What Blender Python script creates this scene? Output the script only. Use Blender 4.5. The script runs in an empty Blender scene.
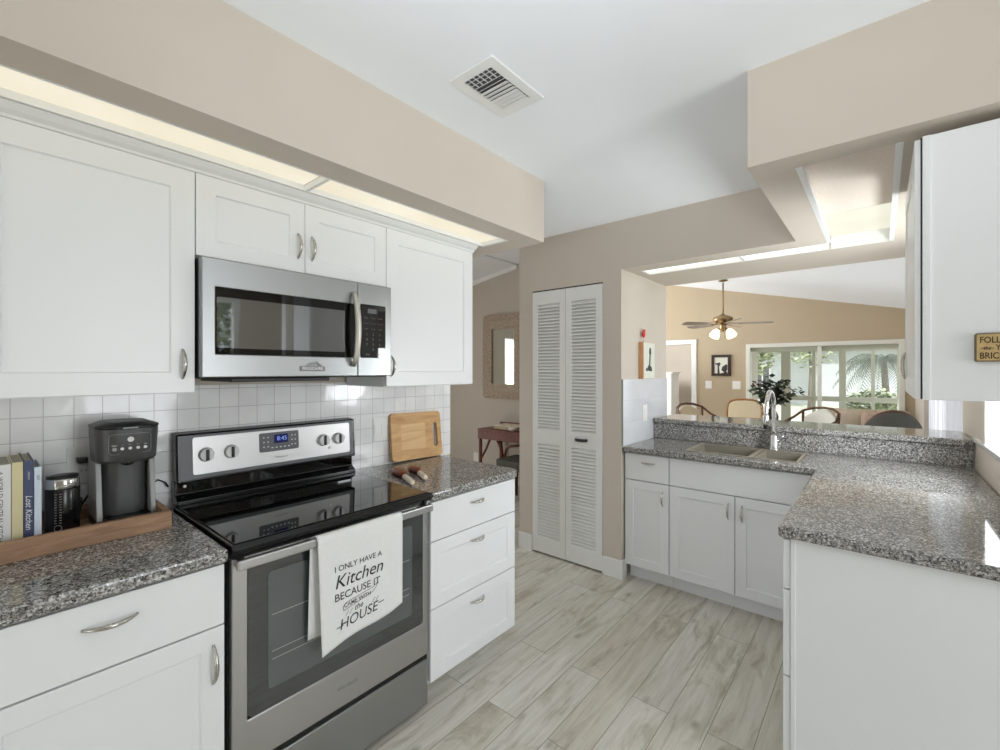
import bpy, bmesh, math, random
from mathutils import Vector, Matrix
random.seed(7)
PI = math.pi
SC = bpy.context.scene
COL = SC.collection

# ------------------------------------------------------------------ camera
cam = bpy.data.cameras.new('camera')
cam.sensor_width = 36.0
cam.lens = 448.3 / 1000.0 * 36.0
cam.shift_y = -0.0042
cam.clip_start = 0.02
cam.clip_end = 400
co = bpy.data.objects.new('camera', cam)
COL.objects.link(co)
co.location = (0, 0, 1.43)
co.rotation_euler = (PI / 2, 0, math.atan2(380.7, 448.3))
SC.camera = co

# ------------------------------------------------------------------ world, sun, daylight, fill lamps
w = bpy.data.worlds.new('sky')
SC.world = w
w.use_nodes = True
wn = w.node_tree.nodes
wn['Background'].inputs['Color'].default_value = (0.88, 0.94, 1.0, 1)
wn['Background'].inputs['Strength'].default_value = 1.5

def area(name, loc, rot, sx, sy, power, col=(1, 1, 1)):
    l = bpy.data.lights.new(name, 'AREA')
    l.shape = 'RECTANGLE'
    l.size, l.size_y = sx, sy
    l.energy = power
    l.color = col
    o = bpy.data.objects.new(name, l)
    COL.objects.link(o)
    o.location = loc
    o.rotation_euler = rot
    return o

# daylight at the room's openings, with added fill lamps out of view
area('back_fill', (-0.15, -2.95, 0.75), (PI / 2 - 0.1, 0, 0), 1.3, 1.2, 8, (0.92, 0.96, 1.0))  # added fill lamp low behind the camera, at a made-up opening
area('daylight_nook_window', (2.75, 1.2, 1.35), (PI / 2 + 0.2, 0, PI / 2), 0.9, 1.6, 33, (0.92, 0.96, 1.0))
area('daylight_pass_through', (0.50, 2.78, 1.38), (PI / 2, 0, PI / 2), 0.52, 0.56, 17, (0.93, 0.98, 1.0))
area('daylight_sliding_door', (0.445, 5.5, 1.1), (PI / 2, 0, PI / 2), 3.0, 1.8, 11, (0.95, 0.975, 1.0))
area('dining_fill', (-5.7, 6.6, 1.5), (PI / 2, 0, -PI / 2), 3.2, 2.2, 125, (0.97, 0.98, 1.0))  # added fill for the dining side, out of view, no known window there
area('daylight_hall', (-5.38, 2.08, 1.05), (PI / 2, 0, -PI / 2), 0.36, 1.9, 13, (1.0, 0.96, 0.92))
area('ceiling_fill', (-0.25, -0.35, 1.5), (PI - 0.80, 0, 0.15), 0.5, 0.5, 5.0, (0.92, 0.955, 1.0)).data.spread = 1.6  # added upward fill lamp behind the camera, brightens ceiling and soffits
sun = bpy.data.lights.new('sun', 'SUN')
sun.energy = 3.2
sun.angle = 0.05
so = bpy.data.objects.new('sun', sun)
COL.objects.link(so)
so.rotation_euler = (0.75, 0.0, 0.5)

SC.view_settings.view_transform = 'Standard'
SC.view_settings.look = 'None'
SC.view_settings.gamma = 1.0
SC.view_settings.use_curve_mapping = False
SC.view_settings.exposure = 0.1
SC.cycles.max_bounces = 10
SC.cycles.diffuse_bounces = 6
SC.cycles.use_denoising = True
SC.cycles.sample_clamp_indirect = 6.0

# ------------------------------------------------------------------ materials
def srgb(r, g, b):
    f = lambda c: (c / 255.0) / 12.92 if c <= 10 else (((c / 255.0) + 0.055) / 1.055) ** 2.4
    return (f(r), f(g), f(b), 1.0)

class NT:
    """small node helper"""
    def __init__(s, name):
        s.m = bpy.data.materials.new(name)
        s.m.use_nodes = True
        s.t = s.m.node_tree
        s.b = s.t.nodes['Principled BSDF']
    def n(s, kind, **kw):
        nd = s.t.nodes.new(kind)
        for k, v in kw.items():
            if hasattr(nd, k):
                setattr(nd, k, v)
            else:
                nd.inputs[k.replace('_', ' ')].default_value = v
        return nd
    def l(s, a, b):
        s.t.links.new(a, b)
    def set(s, k, v):
        s.b.inputs[k].default_value = v
    def ramp(s, fac, stops, interp='LINEAR'):
        r = s.n('ShaderNodeValToRGB')
        r.color_ramp.interpolation = interp
        e = r.color_ramp.elements
        e[0].position, e[0].color = stops[0]
        e[1].position, e[1].color = stops[-1]
        for p, c in stops[1:-1]:
            x = e.new(p)
            x.color = c
        s.l(fac, r.inputs[0])
        return r

def mat(name, col, rough=0.5, metal=0.0, spec=0.5, noise=0.03, scale=12.0, bump=0.0, coat=0.0, emit=None, trans=0.0):
    t = NT(name)
    tc = t.n('ShaderNodeTexCoord')
    nz = t.n('ShaderNodeTexNoise', Scale=scale, Detail=3.0)
    t.l(tc.outputs['Object'], nz.inputs['Vector'])
    lo = tuple(max(0, c * (1 - noise)) for c in col[:3]) + (1,)
    hi = tuple(min(1, c * (1 + noise)) for c in col[:3]) + (1,)
    r = t.ramp(nz.outputs['Fac'], [(0.3, lo), (0.7, hi)])
    t.l(r.outputs[0], t.b.inputs['Base Color'])
    t.set('Roughness', rough)
    t.set('Metallic', metal)
    t.set('Specular IOR Level', spec)
    t.set('Coat Weight', coat)
    t.set('Coat Roughness', 0.05)
    if trans:
        t.set('Transmission Weight', trans)
    if bump:
        bp = t.n('ShaderNodeBump', Strength=bump, Distance=0.002)
        t.l(nz.outputs['Fac'], bp.inputs['Height'])
        t.l(bp.outputs[0], t.b.inputs['Normal'])
    if emit:
        t.set('Emission Color', emit[0])
        t.set('Emission Strength', emit[1])
    return t.m

def granite():
    t = NT('granite')
    tc = t.n('ShaderNodeTexCoord')
    v1 = t.n('ShaderNodeTexVoronoi', Scale=300.0)
    v2 = t.n('ShaderNodeTexVoronoi', Scale=165.0)
    nz = t.n('ShaderNodeTexNoise', Scale=45.0, Detail=4.0)
    for q in (v1, v2, nz):
        t.l(tc.outputs['Object'], q.inputs['Vector'])
    s1 = t.n('ShaderNodeSeparateColor')
    t.l(v1.outputs['Color'], s1.inputs[0])
    s2 = t.n('ShaderNodeSeparateColor')
    t.l(v2.outputs['Color'], s2.inputs[0])
    r1 = t.ramp(s1.outputs[0], [(0.0, srgb(24, 24, 26)), (0.17, srgb(78, 77, 77)), (0.36, srgb(132, 130, 127)),
                                (0.60, srgb(168, 166, 163)), (0.82, srgb(214, 213, 211)), (0.95, srgb(146, 132, 116))], 'CONSTANT')
    r2 = t.ramp(s2.outputs[1], [(0.0, srgb(28, 28, 30)), (0.20, srgb(100, 98, 95)), (0.48, srgb(150, 148, 144)), (0.78, srgb(206, 205, 202))], 'CONSTANT')
    mx = t.n('ShaderNodeMix', data_type='RGBA')
    rm = t.ramp(nz.outputs['Fac'], [(0.42, (0.25, 0.25, 0.25, 1)), (0.60, (0.75, 0.75, 0.75, 1))])
    t.l(rm.outputs[0], mx.inputs[0])
    t.l(r1.outputs[0], mx.inputs[6])
    t.l(r2.outputs[0], mx.inputs[7])
    t.l(mx.outputs[2], t.b.inputs['Base Color'])
    t.set('Roughness', 0.07)
    t.set('Specular IOR Level', 0.42)
    return t.m

def plank_floor():
    t = NT('wood_look_plank')
    tc = t.n('ShaderNodeTexCoord')
    sp = t.n('ShaderNodeSeparateXYZ')
    t.l(tc.outputs['Object'], sp.inputs[0])
    ad = t.n('ShaderNodeMath', operation='ADD')
    t.l(sp.outputs[0], ad.inputs[0])
    ad.inputs[1].default_value = 0.677 + 0.155 * 40
    ay = t.n('ShaderNodeMath', operation='ADD')
    t.l(sp.outputs[1], ay.inputs[0])
    ay.inputs[1].default_value = 20.35
    cb = t.n('ShaderNodeCombineXYZ')
    t.l(ay.outputs[0], cb.inputs[0])
    t.l(ad.outputs[0], cb.inputs[1])
    br = t.n('ShaderNodeTexBrick', offset=0.37, offset_frequency=2, squash=1.0)
    br.inputs['Color1'].default_value = (0, 0, 0, 1)
    br.inputs['Color2'].default_value = (1, 1, 1, 1)
    br.inputs['Mortar'].default_value = (0.5, 0.5, 0.5, 1)
    br.inputs['Scale'].default_value = 1.0
    br.inputs['Mortar Size'].default_value = 0.0017
    br.inputs['Mortar Smooth'].default_value = 0.2
    br.inputs['Bias'].default_value = 0.0
    br.inputs['Brick Width'].default_value = 1.17
    br.inputs['Row Height'].default_value = 0.155
    t.l(cb.outputs[0], br.inputs['Vector'])
    # grain: noise stretched along the plank and shifted per plank
    sv = t.n('ShaderNodeSeparateColor')
    t.l(br.outputs['Color'], sv.inputs[0])
    mul = t.n('ShaderNodeMath', operation='MULTIPLY')
    t.l(sv.outputs[0], mul.inputs[0])
    mul.inputs[1].default_value = 37.0
    cg = t.n('ShaderNodeCombineXYZ')
    gy = t.n('ShaderNodeMath', operation='MULTIPLY')
    t.l(sp.outputs[1], gy.inputs[0])
    gy.inputs[1].default_value = 0.07
    t.l(sp.outputs[0], cg.inputs[0])
    t.l(gy.outputs[0], cg.inputs[1])
    t.l(mul.outputs[0], cg.inputs[2])
    g1 = t.n('ShaderNodeTexNoise', Scale=34.0, Detail=6.0, Roughness=0.65, Distortion=0.6)
    t.l(cg.outputs[0], g1.inputs['Vector'])
    cg2 = t.n('ShaderNodeCombineXYZ')
    gy2 = t.n('ShaderNodeMath', operation='MULTIPLY')
    t.l(sp.outputs[1], gy2.inputs[0])
    gy2.inputs[1].default_value = 0.28
    t.l(sp.outputs[0], cg2.inputs[0])
    t.l(gy2.outputs[0], cg2.inputs[1])
    t.l(mul.outputs[0], cg2.inputs[2])
    g2 = t.n('ShaderNodeTexNoise', Scale=8.0, Detail=5.0, Roughness=0.65, Distortion=0.8)
    t.l(cg2.outputs[0], g2.inputs['Vector'])
    base = t.ramp(g1.outputs['Fac'], [(0.26, srgb(172, 168, 158)), (0.40, srgb(214, 212, 206)), (0.58, srgb(230, 229, 226)), (0.75, srgb(238, 238, 236))])
    blot = t.ramp(g2.outputs['Fac'], [(0.32, srgb(198, 189, 172)), (0.47, srgb(248, 246, 241)), (0.75, srgb(255, 255, 255))])
    m1 = t.n('ShaderNodeMix', data_type='RGBA', blend_type='MULTIPLY')
    m1.inputs[0].default_value = 0.85
    t.l(base.outputs[0], m1.inputs[6])
    t.l(blot.outputs[0], m1.inputs[7])
    tone = t.ramp(sv.outputs[0], [(0.0, srgb(240, 235, 226)), (1.0, srgb(255, 255, 252))])
    m2 = t.n('ShaderNodeMix', data_type='RGBA', blend_type='MULTIPLY')
    m2.inputs[0].default_value = 0.8
    t.l(m1.outputs[2], m2.inputs[6])
    t.l(tone.outputs[0], m2.inputs[7])
    # small knots
    cv = t.n('ShaderNodeCombineXYZ')
    kv = t.n('ShaderNodeMath', operation='MULTIPLY')
    t.l(sp.outputs[1], kv.inputs[0])
    kv.inputs[1].default_value = 0.55
    t.l(sp.outputs[0], cv.inputs[0])
    t.l(kv.outputs[0], cv.inputs[1])
    vo = t.n('ShaderNodeTexVoronoi', Scale=7.5)
    t.l(cv.outputs[0], vo.inputs['Vector'])
    kr = t.ramp(vo.outputs['Distance'], [(0.04, (1, 1, 1, 1)), (0.17, (0, 0, 0, 1))])
    m3 = t.n('ShaderNodeMix', data_type='RGBA')
    km = t.n('ShaderNodeMath', operation='MULTIPLY')
    t.l(kr.outputs[0], km.inputs[0])
    t.l(g2.outputs['Fac'], km.inputs[1])
    t.l(km.outputs[0], m3.inputs[0])
    t.l(m2.outputs[2], m3.inputs[6])
    m3.inputs[7].default_value = srgb(116, 101, 84)
    m4 = t.n('ShaderNodeMix', data_type='RGBA')
    t.l(br.outputs['Fac'], m4.inputs[0])
    t.l(m3.outputs[2], m4.inputs[6])
    m4.inputs[7].default_value = srgb(150, 142, 128)
    t.l(m4.outputs[2], t.b.inputs['Base Color'])
    t.set('Roughness', 0.36)
    bp = t.n('ShaderNodeBump', Strength=0.25, Distance=0.002, invert=True)
    t.l(br.outputs['Fac'], bp.inputs['Height'])
    t.l(bp.outputs[0], t.b.inputs['Normal'])
    return t.m

def tiles(name, wd, ht, ax, ay, az, ox, oz, c1, c2, grout, rough=0.12, wavy=0.35, nscale=9.0, mort=0.0013, offset=0.0):
    """glossy hand-made wall tile laid in the plane picked by ax/ay"""
    t = NT(name)
    tc = t.n('ShaderNodeTexCoord')
    sp = t.n('ShaderNodeSeparateXYZ')
    t.l(tc.outputs['Object'], sp.inputs[0])
    a1 = t.n('ShaderNodeMath', operation='ADD')
    t.l(sp.outputs[ax], a1.inputs[0])
    a1.inputs[1].default_value = ox
    a2 = t.n('ShaderNodeMath', operation='ADD')
    t.l(sp.outputs[az], a2.inputs[0])
    a2.inputs[1].default_value = oz
    cb = t.n('ShaderNodeCombineXYZ')
    t.l(a1.outputs[0], cb.inputs[0])
    t.l(a2.outputs[0], cb.inputs[1])
    br = t.n('ShaderNodeTexBrick', offset=offset, squash=1.0)
    br.inputs['Color1'].default_value = c1
    br.inputs['Color2'].default_value = c2
    br.inputs['Mortar'].default_value = grout
    br.inputs['Scale'].default_value = 1.0
    br.inputs['Mortar Size'].default_value = mort
    br.inputs['Mortar Smooth'].default_value = 0.3
    br.inputs['Brick Width'].default_value = wd
    br.inputs['Row Height'].default_value = ht
    t.l(cb.outputs[0], br.inputs['Vector'])
    nz = t.n('ShaderNodeTexNoise', Scale=nscale, Detail=2.0)
    t.l(tc.outputs['Object'], nz.inputs['Vector'])
    rr = t.ramp(nz.outputs['Fac'], [(0.3, (0.93, 0.93, 0.93, 1)), (0.7, (1, 1, 1, 1))])
    mm = t.n('ShaderNodeMix', data_type='RGBA', blend_type='MULTIPLY')
    mm.inputs[0].default_value = 1.0
    t.l(br.outputs['Color'], mm.inputs[6])
    t.l(rr.outputs[0], mm.inputs[7])
    t.l(mm.outputs[2], t.b.inputs['Base Color'])
    t.set('Roughness', rough)
    b1 = t.n('ShaderNodeBump', Strength=wavy, Distance=0.006)
    t.l(nz.outputs['Fac'], b1.inputs['Height'])
    b2 = t.n('ShaderNodeBump', Strength=0.5, Distance=0.0015, invert=True)
    t.l(br.outputs['Fac'], b2.inputs['Height'])
    t.l(b1.outputs[0], b2.inputs['Normal'])
    t.l(b2.outputs[0], t.b.inputs['Normal'])
    return t.m

def brushed(name, col, rough=0.3, axis=1, amount=0.05):
    t = NT(name)
    tc = t.n('ShaderNodeTexCoord')
    mp = t.n('ShaderNodeMapping')
    s = [700.0, 700.0, 700.0]
    s[axis] = 6.0
    mp.inputs['Scale'].default_value = s
    t.l(tc.outputs['Object'], mp.inputs['Vector'])
    nz = t.n('ShaderNodeTexNoise', Scale=1.0, Detail=2.0)
    t.l(mp.outputs[0], nz.inputs['Vector'])
    r = t.ramp(nz.outputs['Fac'], [(0.3, (rough - amount * .5,) * 3 + (1,)), (0.7, (rough + amount * .5,) * 3 + (1,))])
    t.l(r.outputs[0], t.b.inputs['Roughness'])
    t.set('Base Color', col)
    t.set('Metallic', 1.0)
    return t.m

def wood(name, c1, c2, axis=1, scale=9.0, rough=0.5):
    t = NT(name)
    tc = t.n('ShaderNodeTexCoord')
    mp = t.n('ShaderNodeMapping')
    s = [8.0, 8.0, 8.0]
    s[axis] = 1.0
    mp.inputs['Scale'].default_value = s
    t.l(tc.outputs['Object'], mp.inputs['Vector'])
    nz = t.n('ShaderNodeTexNoise', Scale=scale, Detail=6.0, Roughness=0.6, Distortion=0.7)
    t.l(mp.outputs[0], nz.inputs['Vector'])
    r = t.ramp(nz.outputs['Fac'], [(0.32, c1), (0.68, c2)])
    t.l(r.outputs[0], t.b.inputs['Base Color'])
    t.set('Roughness', rough)
    return t.m

def clear_glass(name, tint=(1, 1, 1, 1), refl=0.08):
    """thin window pane: mostly see-through, with a little mirror reflection"""
    m = bpy.data.materials.new(name)
    m.use_nodes = True
    t = m.node_tree
    t.nodes.clear()
    o = t.nodes.new('ShaderNodeOutputMaterial')
    mx = t.nodes.new('ShaderNodeMixShader')
    tr = t.nodes.new('ShaderNodeBsdfTransparent')
    gl = t.nodes.new('ShaderNodeBsdfGlossy')
    tr.inputs[0].default_value = tint
    gl.inputs['Roughness'].default_value = 0.02
    mx.inputs[0].default_value = refl
    t.links.new(tr.outputs[0], mx.inputs[1])
    t.links.new(gl.outputs[0], mx.inputs[2])
    t.links.new(mx.outputs[0], o.inputs[0])
    return m

def panel_light(name, col, strength, rim):
    """acrylic diffuser over a lamp: it gives off light, a little unevenly"""
    t = NT(name)
    tc = t.n('ShaderNodeTexCoord')
    nz = t.n('ShaderNodeTexNoise', Scale=3.0, Detail=1.0)
    t.l(tc.outputs['Object'], nz.inputs['Vector'])
    r = t.ramp(nz.outputs['Fac'], [(0.3, rim), (0.65, col)])
    t.set('Base Color', srgb(90, 90, 88))
    t.set('Roughness', 0.5)
    t.l(r.outputs[0], t.b.inputs['Emission Color'])
    t.set('Emission Strength', strength)
    return t.m

M = {}
M['paint'] = mat('wall_paint_greige', srgb(208, 199, 187), 0.85, noise=0.015, scale=4, bump=0.02)
M['paint_far'] = mat('wall_paint_tan', srgb(190, 174, 149), 0.85, noise=0.015, scale=4)
M['paint_hall'] = mat('wall_paint_taupe', srgb(196, 188, 178), 0.85, noise=0.015, scale=4)
M['ceil'] = mat('ceiling_white', srgb(243, 247, 252), 0.9, noise=0.006, scale=6)
M['trim'] = mat('trim_white', srgb(236, 237, 236), 0.45, noise=0.01)
M['cab'] = mat('cabinet_white', srgb(235, 237, 239), 0.33, noise=0.008, scale=3)
M['gap'] = mat('cabinet_gap_dark', srgb(60, 58, 56), 0.8)
M['granite'] = granite()
M['floor'] = plank_floor()
M['tile'] = tiles('square_wall_tile', 0.0735, 0.079, 1, 2, 2, 0.0735 * 20 - 0.0775 + 0.0735, 0.079 * 20 - 1.2785 + 0.079 * 0, srgb(250, 250, 251), srgb(241, 241, 243), srgb(200, 199, 198))
M['tile_side'] = tiles('large_glossy_tile', 0.31, 0.155, 1, 2, 2, 0.05, -0.914, srgb(226, 228, 233), srgb(218, 221, 228), srgb(206, 208, 212), 0.07, 0.15, 7.0, 0.001, 0.5)
M['steel'] = brushed('brushed_steel', srgb(166, 168, 169), 0.36, 1)
M['steel_l'] = brushed('brushed_steel_light', srgb(184, 184, 184), 0.38, 1)
M['nickel'] = brushed('satin_nickel', srgb(190, 186, 180), 0.26, 2, 0.08)
M['chrome'] = mat('chrome', srgb(214, 214, 214), 0.09, 1.0, noise=0.01)
M['black'] = mat('black_enamel', srgb(16, 16, 17), 0.22, noise=0.05)
M['black_glass'] = mat('black_glass', srgb(9, 9, 10), 0.03, spec=0.75, noise=0.02)
M['black_plastic'] = mat('black_plastic', srgb(24, 24, 25), 0.4, noise=0.05)
M['mw_border'] = mat('reflective_black_glass', srgb(6, 6, 7), 0.02, noise=0.02)
M['oven_glass'] = mat('dark_oven_glass', srgb(46, 50, 52), 0.04, noise=0.03)
M['oven_glass'].node_tree.nodes['Principled BSDF'].inputs['IOR'].default_value = 2.0
M['mw_glass'] = mat('microwave_window', srgb(50, 53, 56), 0.03, noise=0.03)
M['mw_glass'].node_tree.nodes['Principled BSDF'].inputs['IOR'].default_value = 2.8
M['char'] = mat('charcoal_plastic', srgb(70, 70, 71), 0.42, noise=0.04)
M['greyp'] = mat('grey_plastic', srgb(148, 148, 147), 0.35, noise=0.03)
M['oven_inner'] = mat('oven_window', srgb(84, 90, 92), 0.06, noise=0.06)
M['oven_inner'].node_tree.nodes['Principled BSDF'].inputs['IOR'].default_value = 1.9
M['dkgrey'] = mat('dark_grey_panel', srgb(92, 94, 97), 0.35, noise=0.03)
M['white_p'] = mat('white_plastic', srgb(238, 238, 236), 0.35, noise=0.01)
M['print_w'] = mat('white_print', srgb(226, 226, 226), 0.5, noise=0.01)
M['print_k'] = mat('black_print', srgb(58, 58, 60), 0.7, noise=0.02)
M['print_g'] = mat('grey_print', srgb(120, 120, 122), 0.6, noise=0.02)
M['blue_lcd'] = mat('blue_display', srgb(14, 18, 60), 0.15, noise=0.02, emit=(srgb(24, 32, 120), 0.25))
M['lcd_text'] = mat('display_digits', srgb(150, 180, 255), 0.4, noise=0.01, emit=(srgb(120, 150, 240), 0.4))
M['towel'] = mat('white_cotton', srgb(232, 232, 231), 0.95, noise=0.02, scale=120, bump=0.15)
M['tray'] = wood('weathered_wood', srgb(126, 96, 74), srgb(176, 142, 112), 1, 5.0, 0.75)
M['board'] = wood('light_board_wood', srgb(186, 138, 84), srgb(222, 180, 124), 1, 4.0, 0.5)
M['board_d'] = wood('dark_board_wood', srgb(150, 104, 62), srgb(188, 142, 92), 2, 5.0, 0.5)
M['redwood'] = wood('red_wood', srgb(84, 30, 16), srgb(146, 62, 32), 1, 8.0, 0.4)
M['cream'] = mat('cream_handle', srgb(226, 214, 194), 0.4, noise=0.04)
M['sink'] = mat('taupe_composite', srgb(158, 148, 130), 0.35, noise=0.06, scale=200)
M['sink_d'] = mat('sink_basin', srgb(132, 126, 114), 0.32, noise=0.06, scale=200)
M['light_warm'] = panel_light('warm_diffuser', srgb(230, 222, 202), 1.0, srgb(222, 212, 186))
M['light_cool'] = panel_light('white_diffuser', srgb(234, 232, 212), 0.92, srgb(226, 222, 200))
M['light_strip'] = panel_light('strip_diffuser', srgb(246, 245, 232), 1.5, srgb(240, 238, 222))
M['text_panel'] = mat('textured_ceiling_panel', srgb(226, 214, 202), 0.9, noise=0.05, scale=90, bump=0.5)
M['glass'] = clear_glass('window_glass', (0.95, 0.97, 0.96, 1), 0.012)
M['frame_al'] = mat('window_frame_white', srgb(226, 226, 218), 0.4, noise=0.01)
M['sage'] = mat('sage_frame', srgb(196, 193, 178), 0.5, noise=0.02)
M['walnut'] = wood('dark_walnut', srgb(66, 40, 24), srgb(104, 66, 40), 2, 7.0, 0.45)
M['cherry'] = wood('cherry_brown', srgb(72, 30, 18), srgb(116, 52, 30), 2, 7.0, 0.4)
M['oak'] = wood('golden_oak', srgb(130, 88, 48), srgb(176, 128, 78), 0, 7.0, 0.45)
M['uphol'] = mat('cream_upholstery', srgb(206, 192, 164), 0.9, noise=0.05, scale=60)
M['uphol_g'] = mat('grey_upholstery', srgb(84, 84, 78), 0.9, noise=0.06, scale=60)
M['uphol_w'] = mat('white_upholstery', srgb(216, 214, 206), 0.9, noise=0.04, scale=60)
M['blade'] = wood('greyed_wood', srgb(128, 116, 104), srgb(158, 148, 138), 0, 6.0, 0.35)
M['sofa'] = mat('tan_upholstery', srgb(196, 182, 162), 0.9, noise=0.06, scale=30)
M['throw'] = mat('brown_throw', srgb(190, 164, 146), 0.95, noise=0.12, scale=30)
M['leaf'] = mat('dark_leaf', srgb(52, 64, 44), 0.5, noise=0.35, scale=40)
M['leaf2'] = mat('garden_leaf', srgb(178, 184, 152), 0.7, noise=0.3, scale=3)
M['leaf3'] = mat('palm_leaf', srgb(110, 114, 100), 0.6, noise=0.3, scale=6)
M['bark'] = mat('grey_bark', srgb(140, 132, 122), 0.9, noise=0.2, scale=30)
M['lawn'] = mat('lawn', srgb(212, 211, 190), 0.95, noise=0.2, scale=5)
M['house'] = mat('neighbour_stucco', srgb(205, 206, 208), 0.9, noise=0.04)
M['roof'] = mat('grey_roof', srgb(150, 150, 148), 0.9, noise=0.1)
M['vase'] = mat('dark_vase', srgb(60, 52, 46), 0.3, noise=0.1)
M['mirror'] = mat('mirror_glass', srgb(214, 216, 208), 0.02, 1.0, noise=0.0)
M['brass'] = mat('antique_brass', srgb(150, 128, 96), 0.3, 1.0, noise=0.05)
M['shade'] = mat('frosted_shade', srgb(250, 244, 226), 0.4, noise=0.01, emit=(srgb(255, 244, 214), 1.0))
M['sign'] = mat('aged_gold_board', srgb(196, 168, 116), 0.6, noise=0.12, scale=60)
M['sign_e'] = mat('sign_edge_grey', srgb(118, 104, 84), 0.6, noise=0.08)
M['ink'] = mat('dark_brown_ink', srgb(54, 38, 20), 0.7, noise=0.05)
M['red'] = mat('red_paint', srgb(206, 52, 60), 0.5, noise=0.1)
M['canvas'] = mat('pale_canvas', srgb(226, 226, 214), 0.8, noise=0.03)
M['canvas_e'] = wood('orange_wood_edge', srgb(186, 134, 90), srgb(214, 164, 118), 2, 6.0, 0.5)
M['frame_k'] = wood('espresso_frame', srgb(34, 22, 18), srgb(56, 38, 30), 0, 7.0, 0.4)
M['quartz'] = mat('pale_sill_stone', srgb(222, 222, 224), 0.08, noise=0.03, scale=30)
def blind_mat():
    m = bpy.data.materials.new('vinyl_blind')
    m.use_nodes = True
    t = m.node_tree
    b_ = t.nodes['Principled BSDF']
    b_.inputs['Base Color'].default_value = srgb(236, 236, 240)
    b_.inputs['Roughness'].default_value = 0.6
    tl = t.nodes.new('ShaderNodeBsdfTranslucent')
    tl.inputs[0].default_value = srgb(236, 236, 240)
    mx = t.nodes.new('ShaderNodeMixShader')
    mx.inputs[0].default_value = 0.45
    o = t.nodes['Material Output']
    t.links.new(b_.outputs[0], mx.inputs[1])
    t.links.new(tl.outputs[0], mx.inputs[2])
    t.links.new(mx.outputs[0], o.inputs[0])
    return m
M['blind'] = blind_mat()
M['handle_metal'] = mat('pale_handle_metal', srgb(206, 203, 194), 0.42, 0.85, noise=0.02)

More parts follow.
